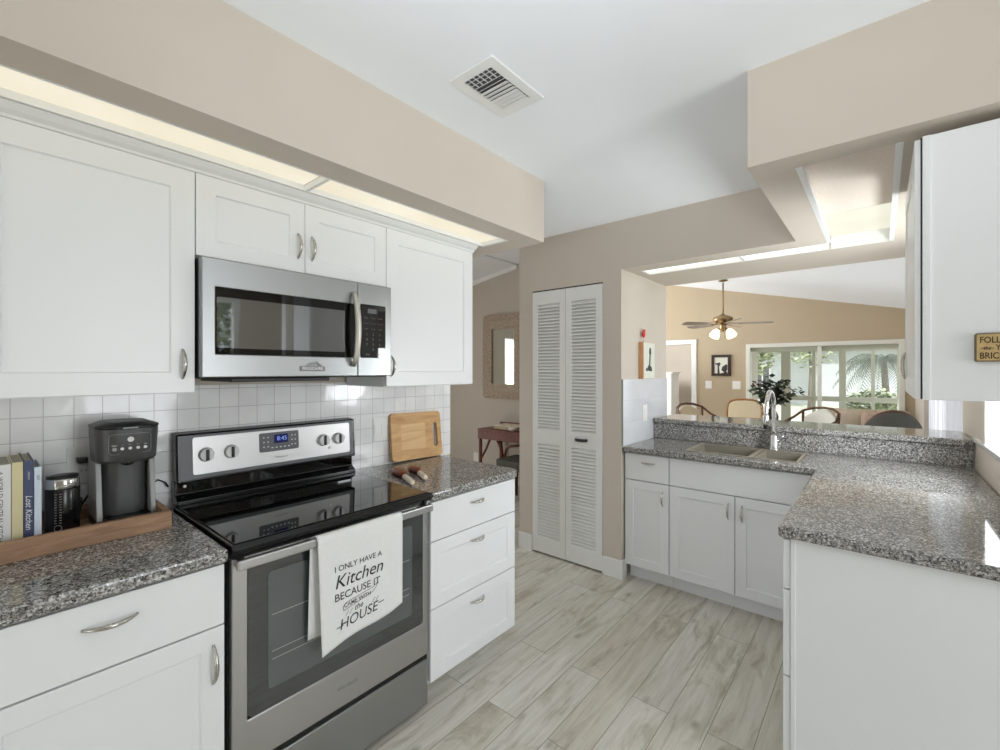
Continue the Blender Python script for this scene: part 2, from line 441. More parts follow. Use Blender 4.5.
# ------------------------------------------------------------------ mesh helpers
class MB:
    """collects shapes; build() links them as ONE mesh object with its origin at its base"""
    def __init__(s):
        s.bm = bmesh.new()
    def box(s, x0, x1, y0, y1, z0, z1):
        v = [s.bm.verts.new(p) for p in ((x0, y0, z0), (x1, y0, z0), (x1, y1, z0), (x0, y1, z0), (x0, y0, z1), (x1, y0, z1), (x1, y1, z1), (x0, y1, z1))]
        for f in ((0, 3, 2, 1), (4, 5, 6, 7), (0, 1, 5, 4), (1, 2, 6, 5), (2, 3, 7, 6), (3, 0, 4, 7)):
            s.bm.faces.new([v[i] for i in f])
        return s
    def hexa(s, pts):
        v = [s.bm.verts.new(p) for p in pts]
        for f in ((0, 3, 2, 1), (4, 5, 6, 7), (0, 1, 5, 4), (1, 2, 6, 5), (2, 3, 7, 6), (3, 0, 4, 7)):
            s.bm.faces.new([v[i] for i in f])
        return s
    def prism(s, poly, mp, a, b):
        """extrude a 2D outline from depth a to b; mp(u, v, w) gives the point"""
        n = len(poly)
        lo = [s.bm.verts.new(mp(u, v, a)) for u, v in poly]
        hi = [s.bm.verts.new(mp(u, v, b)) for u, v in poly]
        s.bm.faces.new(lo[::-1])
        s.bm.faces.new(hi)
        for i in range(n):
            s.bm.faces.new((lo[i], lo[(i + 1) % n], hi[(i + 1) % n], hi[i]))
        return s
    def tube(s, pts, r, n=10, closed=False, flat=1.0, up=None):
        pts = [Vector(p) for p in pts]
        rs = r if isinstance(r, (list, tuple)) else [r] * len(pts)
        rings = []
        prev = None
        m = len(pts)
        for i, p in enumerate(pts):
            if closed:
                d = pts[(i + 1) % m] - pts[i - 1]
            else:
                d = pts[min(i + 1, m - 1)] - pts[max(i - 1, 0)]
            d.normalize()
            a = Vector(up) if up else (prev if prev else (Vector((0, 0, 1)) if abs(d.z) < 0.9 else Vector((1, 0, 0))))
            x = (a - d * a.dot(d))
            if x.length < 1e-6:
                x = d.orthogonal()
            x.normalize()
            y = d.cross(x)
            prev = x
            rings.append([s.bm.verts.new(p + (x * math.cos(2 * PI * k / n) * flat + y * math.sin(2 * PI * k / n)) * rs[i]) for k in range(n)])
        for i in range(m if closed else m - 1):
            a, b = rings[i], rings[(i + 1) % m]
            for k in range(n):
                s.bm.faces.new((a[k], a[(k + 1) % n], b[(k + 1) % n], b[k]))
        if not closed:
            s.bm.faces.new(rings[0][::-1])
            s.bm.faces.new(rings[-1])
        return s
    def lathe(s, c, prof, n=24, axis=2, cap=True):
        """revolve (radius, height) pairs about a point along an axis"""
        c = Vector(c)
        def P(r, h, k):
            a, b = r * math.cos(2 * PI * k / n), r * math.sin(2 * PI * k / n)
            return c + Vector(((h, a, b), (b, h, a), (a, b, h))[axis])
        rings = [[s.bm.verts.new(P(max(r, 1e-4), h, k)) for k in range(n)] for r, h in prof]
        for a, b in zip(rings, rings[1:]):
            for k in range(n):
                s.bm.faces.new((a[k], a[(k + 1) % n], b[(k + 1) % n], b[k]))
        if cap:
            s.bm.faces.new(rings[0][::-1])
            s.bm.faces.new(rings[-1])
        return s
    def ball(s, c, rx, ry, rz, n=16, m=10):
        c = Vector(c)
        prof = [(math.sin(PI * i / m), -math.cos(PI * i / m)) for i in range(m + 1)]
        rings = [[s.bm.verts.new(c + Vector((max(r, .01) * math.cos(2 * PI * k / n) * rx, max(r, .01) * math.sin(2 * PI * k / n) * ry, h * rz))) for k in range(n)] for r, h in prof]
        for a, b in zip(rings, rings[1:]):
            for k in range(n):
                s.bm.faces.new((a[k], a[(k + 1) % n], b[(k + 1) % n], b[k]))
        s.bm.faces.new(rings[0][::-1])
        s.bm.faces.new(rings[-1])
        return s
    def quad(s, a, b, c, d):
        s.bm.faces.new([s.bm.verts.new(p) for p in (a, b, c, d)])
        return s
    def grid(s, fn, nu, nv):
        v = [[s.bm.verts.new(fn(i / nu, j / nv)) for j in range(nv + 1)] for i in range(nu + 1)]
        for i in range(nu):
            for j in range(nv):
                s.bm.faces.new((v[i][j], v[i + 1][j], v[i + 1][j + 1], v[i][j + 1]))
        return s
    def slab(s, xs, ys, mask, z0, z1):
        """a flat slab cut from a grid of cells (mask[j][i] for column i, row j): one clean shell"""
        vv = {}
        def V(i, j, k):
            if (i, j, k) not in vv:
                vv[i, j, k] = s.bm.verts.new((xs[i], ys[j], (z0, z1)[k]))
            return vv[i, j, k]
        ok = lambda i, j: 0 <= j < len(mask) and 0 <= i < len(mask[0]) and mask[j][i]
        for j in range(len(mask)):
            for i in range(len(mask[0])):
                if not ok(i, j):
                    continue
                s.bm.faces.new((V(i, j, 1), V(i + 1, j, 1), V(i + 1, j + 1, 1), V(i, j + 1, 1)))
                s.bm.faces.new((V(i, j, 0), V(i, j + 1, 0), V(i + 1, j + 1, 0), V(i + 1, j, 0)))
                if not ok(i - 1, j):
                    s.bm.faces.new((V(i, j, 0), V(i, j, 1), V(i, j + 1, 1), V(i, j + 1, 0)))
                if not ok(i + 1, j):
                    s.bm.faces.new((V(i + 1, j, 0), V(i + 1, j + 1, 0), V(i + 1, j + 1, 1), V(i + 1, j, 1)))
                if not ok(i, j - 1):
                    s.bm.faces.new((V(i, j, 0), V(i + 1, j, 0), V(i + 1, j, 1), V(i, j, 1)))
                if not ok(i, j + 1):
                    s.bm.faces.new((V(i, j + 1, 0), V(i, j + 1, 1), V(i + 1, j + 1, 1), V(i + 1, j + 1, 0)))
        return s
    def spin(s, ang, c, axis='Z'):
        bmesh.ops.rotate(s.bm, verts=s.bm.verts, cent=c, matrix=Matrix.Rotation(ang, 3, axis))
        return s
    def build(s, name, m, parent=None, bevel=0.0, smooth=False, seg=2, keep=False, normals=True):
        if normals:
            bmesh.ops.recalc_face_normals(s.bm, faces=s.bm.faces)
        vs = s.bm.verts
        lo = [min(v.co[i] for v in vs) for i in range(3)]
        hi = [max(v.co[i] for v in vs) for i in range(3)]
        org = Vector((0, 0, 0)) if keep else Vector(((lo[0] + hi[0]) / 2, (lo[1] + hi[1]) / 2, lo[2]))
        bmesh.ops.translate(s.bm, verts=vs, vec=-org)
        me = bpy.data.meshes.new(name)
        s.bm.to_mesh(me)
        s.bm.free()
        if smooth:
            for p in me.polygons:
                p.use_smooth = True
        me.materials.append(m if not isinstance(m, str) else M[m])
        o = bpy.data.objects.new(name, me)
        COL.objects.link(o)
        o.location = org
        if parent is not None:
            p, off = parent, Vector((0, 0, 0))
            while p is not None:
                off += p.location
                p = p.parent
            o.parent = parent
            o.location = org - off
        if bevel:
            b = o.modifiers.new('soft_edge', 'BEVEL')
            b.width = bevel
            b.segments = seg
            b.limit_method = 'ANGLE'
            b.angle_limit = math.radians(40)
            b.harden_normals = False
        if smooth == 'angle':
            me.set_sharp_from_angle(angle=math.radians(35))
        return o

def tag(o, label, cat, group=None, kind=None):
    if label: o['label'] = label
    if cat: o['category'] = cat
    if group: o['group'] = group
    if kind: o['kind'] = kind
    return o

def thing(name, loc, label=None, cat=None, group=None, kind=None):
    o = bpy.data.objects.new(name, None)
    o.empty_display_size = 0.05
    COL.objects.link(o)
    o.location = loc
    return tag(o, label, cat, group, kind)

def struct(name, mb, m, **kw):
    o = mb.build(name, m, keep=True, **kw)
    o['kind'] = 'structure'
    return o

def dup(root, loc, rz=0.0, label=None):
    """copy a thing with its parts and their sub-parts"""
    def rec(o, p):
        c = o.copy()
        COL.objects.link(c)
        if p is not None:
            c.parent = p
        for ch in o.children:
            rec(ch, c)
        return c
    kids = root
    c = rec(kids, None)
    c.location = loc
    c.rotation_euler = (0, 0, rz)
    if label: c['label'] = label
    return c

def writing(body, size, shear=0.0, bold=0.0, align='CENTER', extra=1.0):
    """outlines of some lettering as a triangle list in 2D"""
    cu = bpy.data.curves.new('lettering', 'FONT')
    cu.body = body
    cu.size = size
    cu.shear = shear
    cu.offset = bold
    cu.align_x = align
    cu.align_y = 'CENTER'
    cu.space_character = extra
    cu.resolution_u = 3
    o = bpy.data.objects.new('lettering', cu)
    COL.objects.link(o)
    dg = bpy.context.evaluated_depsgraph_get()
    me = bpy.data.meshes.new_from_object(o.evaluated_get(dg))
    vs = [(v.co.x, v.co.y) for v in me.vertices]
    fs = [tuple(p.vertices) for p in me.polygons]
    bpy.data.objects.remove(o)
    bpy.data.curves.remove(cu)
    bpy.data.meshes.remove(me)
    return vs, fs

def put_writing(mb, body, size, mp, **kw):
    vs, fs = writing(body, size, **kw)
    v = [mb.bm.verts.new(mp(x, y)) for x, y in vs]
    for f in fs:
        try:
            mb.bm.faces.new([v[i] for i in f])
        except ValueError:
            pass
    return mb

# planes that cabinet fronts lie in: (u along the run, v up, w out of the face)
XL = -1.455     # fronts of the run on the left wall
YS = 2.915      # fronts of the sink run
XR = -0.25      # fronts of the run on the right wall
FL = lambda u, v, w: (XL + w, u, v)
FU = lambda u, v, w: (-1.745 + w, u, v)
FS = lambda u, v, w: (u, YS - w, v)
FR = lambda u, v, w: (XR - w, u, v)
FRU = lambda u, v, w: (0.074 - w, u, v)

def pbox(mb, F, u0, u1, v0, v1, w0, w1):
    p = [F(u, v, w) for v in (v0, v1) for u, w in ((u0, w0), (u1, w0), (u1, w1), (u0, w1))]
    mb.hexa(p)
    return mb

def shaker(F, u0, u1, v0, v1, t=0.02, st=0.058, rec=0.007):
    """a door or drawer front with a frame and a sunk flat panel, front face at w=0"""
    mb = MB()
    bm = mb.bm
    def ring(d, w):
        return [bm.verts.new(F(u, v, w)) for u, v in ((u0 + d, v0 + d), (u1 - d, v0 + d), (u1 - d, v1 - d), (u0 + d, v1 - d))]
    rb, rf, ri, rp = ring(0, -t), ring(0, 0), ring(st, 0), ring(st + 0.003, -rec)
    for a, b in ((rb, rf), (rf, ri), (ri, rp)):
        for k in range(4):
            bm.faces.new((a[k], a[(k + 1) % 4], b[(k + 1) % 4], b[k]))
    bm.faces.new(rp)
    bm.faces.new(rb[::-1])
    return mb

def slab_front(F, u0, u1, v0, v1, t=0.02):
    return pbox(MB(), F, u0, u1, v0, v1, -t, 0)

def bow_handle(F, ua, va, ub, vb, parent, rise=0.026, name='handle'):
    """arched satin-nickel pull, thick in the middle and thin at the feet"""
    mb = MB()
    pts, rs = [], []
    N = 14
    for i in range(N + 1):
        s = i / N
        pts.append(F(ua + (ub - ua) * s, va + (vb - va) * s, 0.001 + rise * math.sin(PI * s) ** 0.75))
        rs.append(0.0034 + 0.0032 * math.sin(PI * s))
    mb.tube(pts, rs, 10)
    return mb.build(name, 'nickel', parent, smooth=True)

# ------------------------------------------------------------------ setting
ZC, ZS = 2.463, 2.13          # ceiling, underside of the soffits
struct('floor', MB().box(-6.2, 2.9, -3.2, 8.95, -0.08, 0).box(-4.6, -2.1, 8.95, 11.4, -0.08, 0), 'floor')
struct('ceiling', MB().box(-2.26, 2.9, -3.2, 3.72, ZC, ZC + 0.09), 'ceil')
# left wall: runs to the opening of the hall
struct('wall_left', MB().box(-2.26, -2.10, -3.2, 1.975, 0, ZC), 'paint')
# back wall with the pantry, column beside the bar and header over the sink
b = MB()
b.box(-2.238, -2.107, 2.88, 3.0, 0, ZC)
b.box(-1.494, -1.355, 2.88, 3.0, 0, ZC)
b.box(-2.107, -1.494, 2.88, 3.0, 2.057, ZC)
b.box(-1.475, -1.355, 3.0, 3.72, 0, ZC)
b.box(-2.238, -2.13, 3.0, 4.4, 0, 3.1)
b.box(-2.13, -1.475, 3.60, 3.72, 0, ZC)
struct('wall_back', b, 'paint')
# right wall with the pass-through opening and the sliding door of the dining side
b = MB()
b.box(0.38, 0.52, 1.755, 2.50, 0, ZC)
b.box(0.38, 0.52, 2.50, 3.06, 0, 1.06)
b.box(0.38, 0.52, 2.50, 3.06, 2.06, ZC)
b.box(0.38, 0.52, 3.06, 3.9, 0, ZC)
b.box(0.38, 0.52, 3.9, 7.1, 2.05, 2.6)
b.box(0.38, 0.52, 7.1, 8.95, 0, 2.6)
b.box(0.38, 0.52, 3.72, 3.9, ZC, 2.6)
struct('wall_right', b, 'paint')
# far wall of the dining side: doorway and picture window
b = MB()
b.box(-6.1, -3.45, 8.8, 8.95, 0, 4.0)
b.box(-3.45, -2.72, 8.8, 8.95, 1.93, 4.0)
b.box(-2.72, -1.77, 8.8, 8.95, 0, 4.0)
b.box(-1.77, 0.24, 8.8, 8.95, 1.87, 4.0)
b.box(-1.77, 0.24, 8.8, 8.95, 0, 0.12)
b.box(0.24, 0.38, 8.8, 8.95, 0, 4.0)
struct('wall_far', b, 'paint_far')
# dining ceiling slopes down to the right
zd = lambda x: 2.31 + 0.225 * (0.38 - x)
struct('ceiling_dining', MB().hexa([(-6.1, 3.62, zd(-6.1)), (0.52, 3.62, zd(0.52)), (0.52, 8.95, zd(0.52)), (-6.1, 8.95, zd(-6.1)),
                                    (-6.1, 3.62, zd(-6.1) + .1), (0.52, 3.62, zd(0.52) + .1), (0.52, 8.95, zd(0.52) + .1), (-6.1, 8.95, zd(-6.1) + .1)]), 'ceil')
struct('wall_dining', MB().box(-6.1, -2.13, 4.45, 4.57, 0, 4.0).box(-2.13, 0.52, 3.62, 3.715, ZC, 3.0), 'paint')
# hall beside the pantry: its end wall and its vaulted ceiling
struct('wall_hall', MB().box(-5.4, -2.238, 4.4, 4.45, 0, 3.1), 'paint_hall')
hz = lambda x: 2.64 + 0.15 * (x + 4.14)
b = MB()
b.hexa([(-5.4, 1.0, hz(-5.4)), (-3.45, 1.0, hz(-3.45)), (-3.45, 4.4, hz(-3.45)), (-5.4, 4.4, hz(-5.4)),
        (-5.4, 1.0, hz(-5.4) + .1), (-3.45, 1.0, hz(-3.45) + .1), (-3.45, 4.4, hz(-3.45) + .1), (-5.4, 4.4, hz(-5.4) + .1)])
b.hexa([(-3.43, 1.0, hz(-3.45) + .012), (-2.13, 1.0, 2.60), (-2.13, 4.4, 2.60), (-3.43, 4.4, hz(-3.45) + .012),
        (-3.43, 1.0, 2.95), (-2.13, 1.0, 2.95), (-2.13, 4.4, 2.95), (-3.43, 4.4, 2.95)])
struct('ceiling_hall', b, 'ceil')
b = MB()
b.hexa([(-5.4, 4.375, hz(-5.4) - .045), (-3.45, 4.375, hz(-3.45) - .045), (-3.45, 4.4, hz(-3.45) - .045), (-5.4, 4.4, hz(-5.4) - .045),
        (-5.4, 4.375, hz(-5.4)), (-3.45, 4.375, hz(-3.45)), (-3.45, 4.4, hz(-3.45)), (-5.4, 4.4, hz(-5.4))])
struct('trim_7', b, 'trim')
# soffit over the left wall cabinets, open underneath for the lamp trough
b = MB()
b.box(-1.53, -1.40, -3.2, 2.02, ZS, ZC)
b.box(-2.10, -1.53, 1.87, 2.02, ZS, ZC)
b.box(-2.10, -1.71, -3.2, 1.87, ZS, ZC)
struct('trim_1', b, 'paint')
# soffit over the sink and the right wall cabinet, with its L-shaped trough
b = MB()
b.box(-1.355, -0.225, 2.88, 3.03, ZS, ZC)
b.box(-1.355, 0.38, 3.20, 3.72, ZS, ZC)
b.box(-1.355, -1.285, 3.03, 3.20, ZS, ZC)
b.box(-0.35, -0.225, 1.73, 2.88, ZS, ZC)
b.box(-0.225, 0.60, 1.73, 1.84, ZS, ZC)
b.box(0.055, 0.38, 1.84, 3.20, ZS, ZC)
struct('trim_2', b, 'paint')
# half wall under the bar
struct('trim_3', MB().box(-1.355, 0.38, 3.445, 3.56, 0, 1.03), 'paint')
# back splash tiles
struct('trim_4', MB().box(-2.10, -2.094, -0.05, 1.975, 0.90, 1.372), 'tile')
struct('trim_5', MB().box(-1.355, -1.347, 2.89, 3.72, 0.90, 1.37), 'tile_side')
struct('trim_6', MB().box(-1.355, -1.3445, 2.882, 2.89, 0.914, 1.37), 'greyp')
struct('wall_hall_left', MB().box(-5.5, -5.4, -1.0, 1.88, 0, 3.0).box(-5.5, -5.4, 2.28, 4.45, 0, 3.0).box(-5.5, -5.4, 1.88, 2.28, 2.05, 3.0).box(-5.4, -2.26, -1.1, -1.0, 0, 3.0), 'paint_hall')
# skirtings
struct('baseboard_back', MB().box(-2.250, -2.107, 2.866, 2.88, 0, 0.13).box(-1.494, -1.341, 2.866, 2.88, 0, 0.13).box(-1.355, -1.341, 2.88, 2.94, 0, 0.13), 'trim', bevel=0.003)
struct('baseboard_hall', MB().box(-5.4, -2.238, 4.385, 4.4, 0, 0.13).box(-2.252, -2.238, 2.866, 4.385, 0, 0.13), 'trim')
struct('baseboard_far', MB().box(-2.64, -1.85, 8.785, 8.8, 0, 0.13), 'trim')
# room behind the photographer: nook walls with openings, the back one put in for fill light
struct('wall_nook', MB().box(2.8, 2.95, -3.2, 0.3, 0, ZC).box(2.8, 2.95, 1.7, 1.85, 0, ZC).box(2.8, 2.95, 2.2, 3.72, 0, ZC).box(2.8, 2.95, 0.3, 1.7, 0, 0.45)
       .box(2.8, 2.95, 0.3, 1.7, 2.3, ZC).box(2.8, 2.95, 1.85, 2.2, 0, 0.7).box(2.8, 2.95, 1.85, 2.2, 2.35, ZC).box(0.52, 2.8, 3.6, 3.72, 0, ZC), 'paint')
struct('wall_front', MB().box(-2.26, -0.85, -3.2, -3.05, 0, ZC).box(0.55, 2.95, -3.2, -3.05, 0, ZC).box(-0.85, 0.55, -3.2, -3.05, 2.3, ZC), 'paint')
struct('wall_dining_left', MB().box(-6.1, -5.95, 4.57, 8.8, 2.9, 4.0), 'paint')
# bright room through the doorway at the far end
struct('wall_beyond', MB().box(-4.6, -2.1, 11.3, 11.4, 0, 2.6).box(-4.6, -4.5, 8.95, 11.3, 0, 2.6).box(-2.2, -2.1, 8.95, 11.3, 0, 2.6), 'paint')

# pantry: white louvred bifold door
d1 = thing('door_1', (-1.81, 2.885, 0), kind='structure')
for i, (x0, x1) in enumerate(((-2.104, -1.8015), (-1.7985, -1.497))):
    fr = MB()
    z0, z1, ya, yb = 0.014, 2.047, 2.876, 2.904
    s1 = 0.05
    fr.slab([x0, x0 + s1, x1 - s1, x1], [z0, z0 + 0.12, 0.86, 0.975, z1 - 0.10, z1], [[1, 1, 1], [1, 0, 1], [1, 1, 1], [1, 0, 1], [1, 1, 1]], ya, yb)
    for v in fr.bm.verts:
        v.co = Vector((v.co.x, v.co.z, v.co.y))
    p = fr.build('door_panel', 'trim', d1, bevel=0.002)
    lv = MB()
    for za, zb in ((z0 + 0.12, 0.86), (0.975, z1 - 0.10)):
        n = int((zb - za) / 0.0245)
        for k in range(n):
            zc = za + (k + 0.5) * (zb - za) / n
            h = 0.0172
            lv.prism([(2.8775, zc - h), (2.8775, zc - h + .008), (2.902, zc + h), (2.902, zc + h - .006)], lambda u, v_, w_: (w_, u, v_), x0 + s1, x1 - s1)
    lv.build('louver', 'trim', p)
    if i == 1:
        h = MB()
        pts = [(-1.712 + 0.095 * s, 2.876 - 0.028 * math.sin(PI * s) ** 0.4, 0.925) for s in [k / 10 for k in range(11)]]
        h.tube(pts, 0.0075, 8, flat=1.4)
        h.build('handle', 'black_plastic', p, smooth=True)
MB().box(-2.104, -1.497, 2.880, 2.892, 2.048, 2.0565).build('track', 'gap', d1)
# far doorway casing
d2 = thing('door_2', (-3.08, 8.78, 0), kind='structure')
MB().box(-2.72, -2.63, 8.775, 8.8, 0, 2.02).box(-3.54, -3.45, 8.775, 8.8, 0, 2.02).box(-3.45, -2.72, 8.775, 8.8, 1.93, 2.02).build('door_casing', 'trim', d2, bevel=0.004)
# big window of the dining side
w1 = thing('window_1', (-0.76, 8.8, 0.12), kind='structure')
f = MB().slab([-1.80, -1.735, 0.205, 0.27], [0.09, 0.16, 1.83, 1.895], [[1, 1, 1], [1, 0, 1], [1, 1, 1]], 8.77, 8.93)
for v in f.bm.verts:
    v.co = Vector((v.co.x, v.co.z, v.co.y))
f.build('window_frame', 'frame_al', w1, bevel=0.004)
MB().box(-0.775, -0.725, 8.80, 8.88, 0.16, 1.83).build('mullion', 'frame_al', w1, bevel=0.003)
MB().box(-1.735, 0.205, 8.835, 8.841, 0.16, 1.83).build('pane', 'glass', w1)
MB().box(-1.735, 0.205, 8.85, 8.885, 1.765, 1.83).build('roller_blind', 'sage', w1)
# pass-through opening in the right wall
w2 = thing('window_2', (0.45, 2.78, 1.06), kind='structure')
MB().box(0.365, 0.56, 2.46, 3.36, 1.06, 1.085).build('window_sill', 'quartz', w2, bevel=0.004)
MB().box(0.37, 0.53, 3.045, 3.06, 1.085, 2.06).box(0.37, 0.53, 2.50, 2.515, 1.085, 2.06).box(0.37, 0.53, 2.515, 3.045, 2.045, 2.06).build('window_frame', 'trim', w2)
# nook window whose greenery shows in the microwave door
w3 = thing('window_3', (2.87, 1.9, 0.7), kind='structure')
f = MB()
f.box(2.82, 2.92, 1.85, 1.88, 0.7, 2.35).box(2.82, 2.92, 2.14, 2.2, 0.7, 2.35).box(2.82, 2.92, 1.88, 2.14, 0.7, 0.76).box(2.82, 2.92, 1.88, 2.14, 2.29, 2.35)
f.build('window_frame', 'trim', w3)
MB().box(2.865, 2.871, 1.88, 2.14, 0.76, 2.29).build('pane', 'glass', w3)
# sliding door of the dining side, behind vertical blinds
w4 = thing('window_4', (0.46, 5.5, 0), kind='structure')
MB().box(0.48, 0.54, 3.9, 3.96, 0, 2.05).box(0.48, 0.54, 7.04, 7.1, 0, 2.05).box(0.485, 0.535, 5.46, 5.54, 0, 2.05).box(0.48, 0.54, 3.96, 7.04, 1.99, 2.05).build('window_frame', 'frame_al', w4)
MB().box(0.505, 0.511, 3.96, 7.04, 0.02, 1.99).build('pane', 'glass', w4)

# ------------------------------------------------------------------ base cabinets, left wall
def cab(name, label, loc, group=None):
    return thing(name, loc, label, 'cabinet', group)

c = cab('base_cabinet', 'white base cabinet left of the range, wide drawer over one shaker door', (-1.78, 0.23, 0), 'base cabinets of the left wall')
MB().box(-2.09, -1.477, -0.02, 0.478, 0.10, 0.874).build('carcass', 'cab', c)
MB().box(-2.09, -1.575, -0.02, 0.478, 0.0, 0.10).build('toe_kick', 'cab', c)
d = slab_front(FL, -0.017, 0.475, 0.697, 0.868).build('drawer', 'cab', c, bevel=0.002)
bow_handle(FL, 0.170, 0.808, 0.275, 0.808, d)
d = shaker(FL, -0.017, 0.475, 0.104, 0.692).build('door', 'cab', c, bevel=0.0015)
bow_handle(FL, 0.447, 0.535, 0.447, 0.645, d)

c = cab('base_cabinet', 'white base cabinet of three drawers right of the range', (-1.78, 1.55, 0), 'base cabinets of the left wall')
MB().box(-2.09, -1.477, 1.258, 1.832, 0.10, 0.874).build('carcass', 'cab', c)
MB().box(-2.09, -1.575, 1.262, 1.80, 0.0, 0.10).build('toe_kick', 'cab', c)
for k, (va, vb) in enumerate(((0.701, 0.868), (0.413, 0.696), (0.104, 0.408))):
    d = (slab_front if k == 0 else shaker)(FL, 1.260, 1.833, va, vb).build('drawer', 'cab', c, bevel=0.0018)
    hv = (0.818, 0.640, 0.352)[k]
    bow_handle(FL, 1.500, hv, 1.590, hv, d, 0.024)

# ------------------------------------------------------------------ wall cabinets, left wall
for (nm, lab, ya, yb, za, zb) in (
        ('wall_cabinet', 'large white shaker wall cabinet above the coffee maker, single tall door', -0.02, 0.4825, 1.355, 2.095),
        ('wall_cabinet', 'short white wall cabinet above the microwave with two doors', 0.4835, 1.241, 1.815, 2.095),
        ('wall_cabinet', 'white wall cabinet above the cutting board, right end of the row', 1.242, 1.818, 1.355, 2.095)):
    c = cab(nm, lab, (-1.93, (ya + yb) / 2, za), 'wall cabinets of the left wall')
    MB().box(-2.09, -1.767, ya, yb, za, zb).build('carcass', 'cab', c)
    if za > 1.5:
        ym = 0.857
        d = shaker(FU, ya + .001, ym - .001, za + .003, zb - .002).build('door', 'cab', c, bevel=0.0015)
        bow_handle(FU, 0.829, 1.872, 0.829, 1.968, d)
        d = shaker(FU, ym + .001, yb - .001, za + .003, zb - .002).build('door', 'cab', c, bevel=0.0015)
        bow_handle(FU, 0.885, 1.872, 0.885, 1.968, d)
    else:
        d = shaker(FU, ya + .001, yb - .001, za + .003, zb - .002, st=0.066).build('door', 'cab', c, bevel=0.0015)
        hu = 0.447 if ya < 1 else 1.268
        bow_handle(FU, hu, 1.405, hu, 1.500, d)
b = MB()
b.prism([(-2.09, 2.0955), (-1.748, 2.0955), (-1.744, 2.104), (-1.728, 2.112), (-1.714, 2.124), (-1.712, 2.1295), (-2.09, 2.1295)], lambda u, v_, w_: (u, w_, v_), -0.03, 1.832)
o = b.build('crown_moulding', 'trim', bevel=0.003)
tag(o, 'narrow white moulding running along the tops of the left wall cabinets', 'moulding')

# ------------------------------------------------------------------ worktops
def arc(cx, cy, r, a0, a1, n=8):
    return [(cx + r * math.cos(math.radians(a0 + (a1 - a0) * i / n)), cy + r * math.sin(math.radians(a0 + (a1 - a0) * i / n))) for i in range(n + 1)]
FLAT = lambda u, v, w_: (u, v, w_)
o = MB().box(-2.092, -1.44, -0.05, 0.482, 0.876, 0.914).build('worktop', 'granite', bevel=0.009, seg=3)
tag(o, 'speckled grey granite worktop left of the range, under the wooden tray', 'worktop', 'granite worktops')
poly = [(-2.092, 1.256), (-1.44, 1.256)] + arc(-1.49, 1.812, 0.05, 0, 90) + [(-2.092, 1.862)]
o = MB().prism(poly, FLAT, 0.876, 0.914).build('worktop', 'granite', bevel=0.009, seg=3)
tag(o, 'speckled grey granite worktop right of the range, under the cutting board', 'worktop', 'granite worktops')
xs = [-1.344, -0.957, -0.602, -0.582, -0.357, -0.262, 0.376]
ys = [1.738, 2.885, 3.0, 3.345, 3.426]
mask = [[0, 0, 0, 0, 0, 1], [1, 1, 1, 1, 1, 1], [1, 0, 1, 0, 1, 1], [1, 1, 1, 1, 1, 1]]
o = MB().slab(xs, ys, mask, 0.876, 0.914).build('worktop', 'granite', bevel=0.009, seg=3)
tag(o, 'L-shaped speckled granite worktop around the sink and along the right wall', 'worktop', 'granite worktops')
bl = thing('bar_ledge', (-0.5, 3.6, 1.0), 'raised granite bar ledge with granite splash behind the sink', 'bar ledge')
MB().box(-1.332, 0.374, 3.405, 3.86, 1.031, 1.066).build('ledge_top', 'granite', bl, bevel=0.007, seg=3)
MB().box(-1.342, 0.374, 3.428, 3.444, 0.9145, 1.0305).build('splash', 'granite', bl, bevel=0.002)

# ------------------------------------------------------------------ sink run
c = cab('base_cabinet', 'narrow white base cabinet beside the column, drawer over one door', (-1.19, 3.2, 0), 'base cabinets of the sink run')
MB().box(-1.345, -1.042, 2.937, 3.42, 0.10, 0.874).build('carcass', 'cab', c)
MB().box(-1.34, -1.042, 2.99, 3.42, 0.0, 0.10).build('toe_kick', 'cab', c)
d = slab_front(FS, -1.343, -1.045, 0.692, 0.868).build('drawer', 'cab', c, bevel=0.0018)
bow_handle(FS, -1.228, 0.812, -1.138, 0.812, d, 0.022)
d = shaker(FS, -1.343, -1.045, 0.104, 0.686, st=0.055).build('door', 'cab', c, bevel=0.0015)
bow_handle(FS, -1.083, 0.545, -1.083, 0.640, d)

c = cab('sink_cabinet', 'white sink base cabinet with a false front over two shaker doors', (-0.66, 3.2, 0), 'base cabinets of the sink run')
MB().slab([-1.040, -1.022, -0.29, -0.272], [2.937, 2.955, 3.40, 3.42], [[1, 1, 1], [1, 0, 1], [1, 1, 1]], 0.10, 0.874).build('carcass', 'cab', c)
MB().box(-1.040, -0.19, 2.99, 3.42, 0.0, 0.10).build('toe_kick', 'cab', c)
slab_front(FS, -1.040, -0.275, 0.692, 0.868).build('false_front', 'cab', c, bevel=0.0018)
d = shaker(FS, -1.040, -0.6585, 0.104, 0.686).build('door', 'cab', c, bevel=0.0015)
bow_handle(FS, -0.692, 0.545, -0.692, 0.640, d)
d = shaker(FS, -0.6545, -0.275, 0.104, 0.686).build('door', 'cab', c, bevel=0.0015)
bow_handle(FS, -0.617, 0.545, -0.617, 0.640, d)

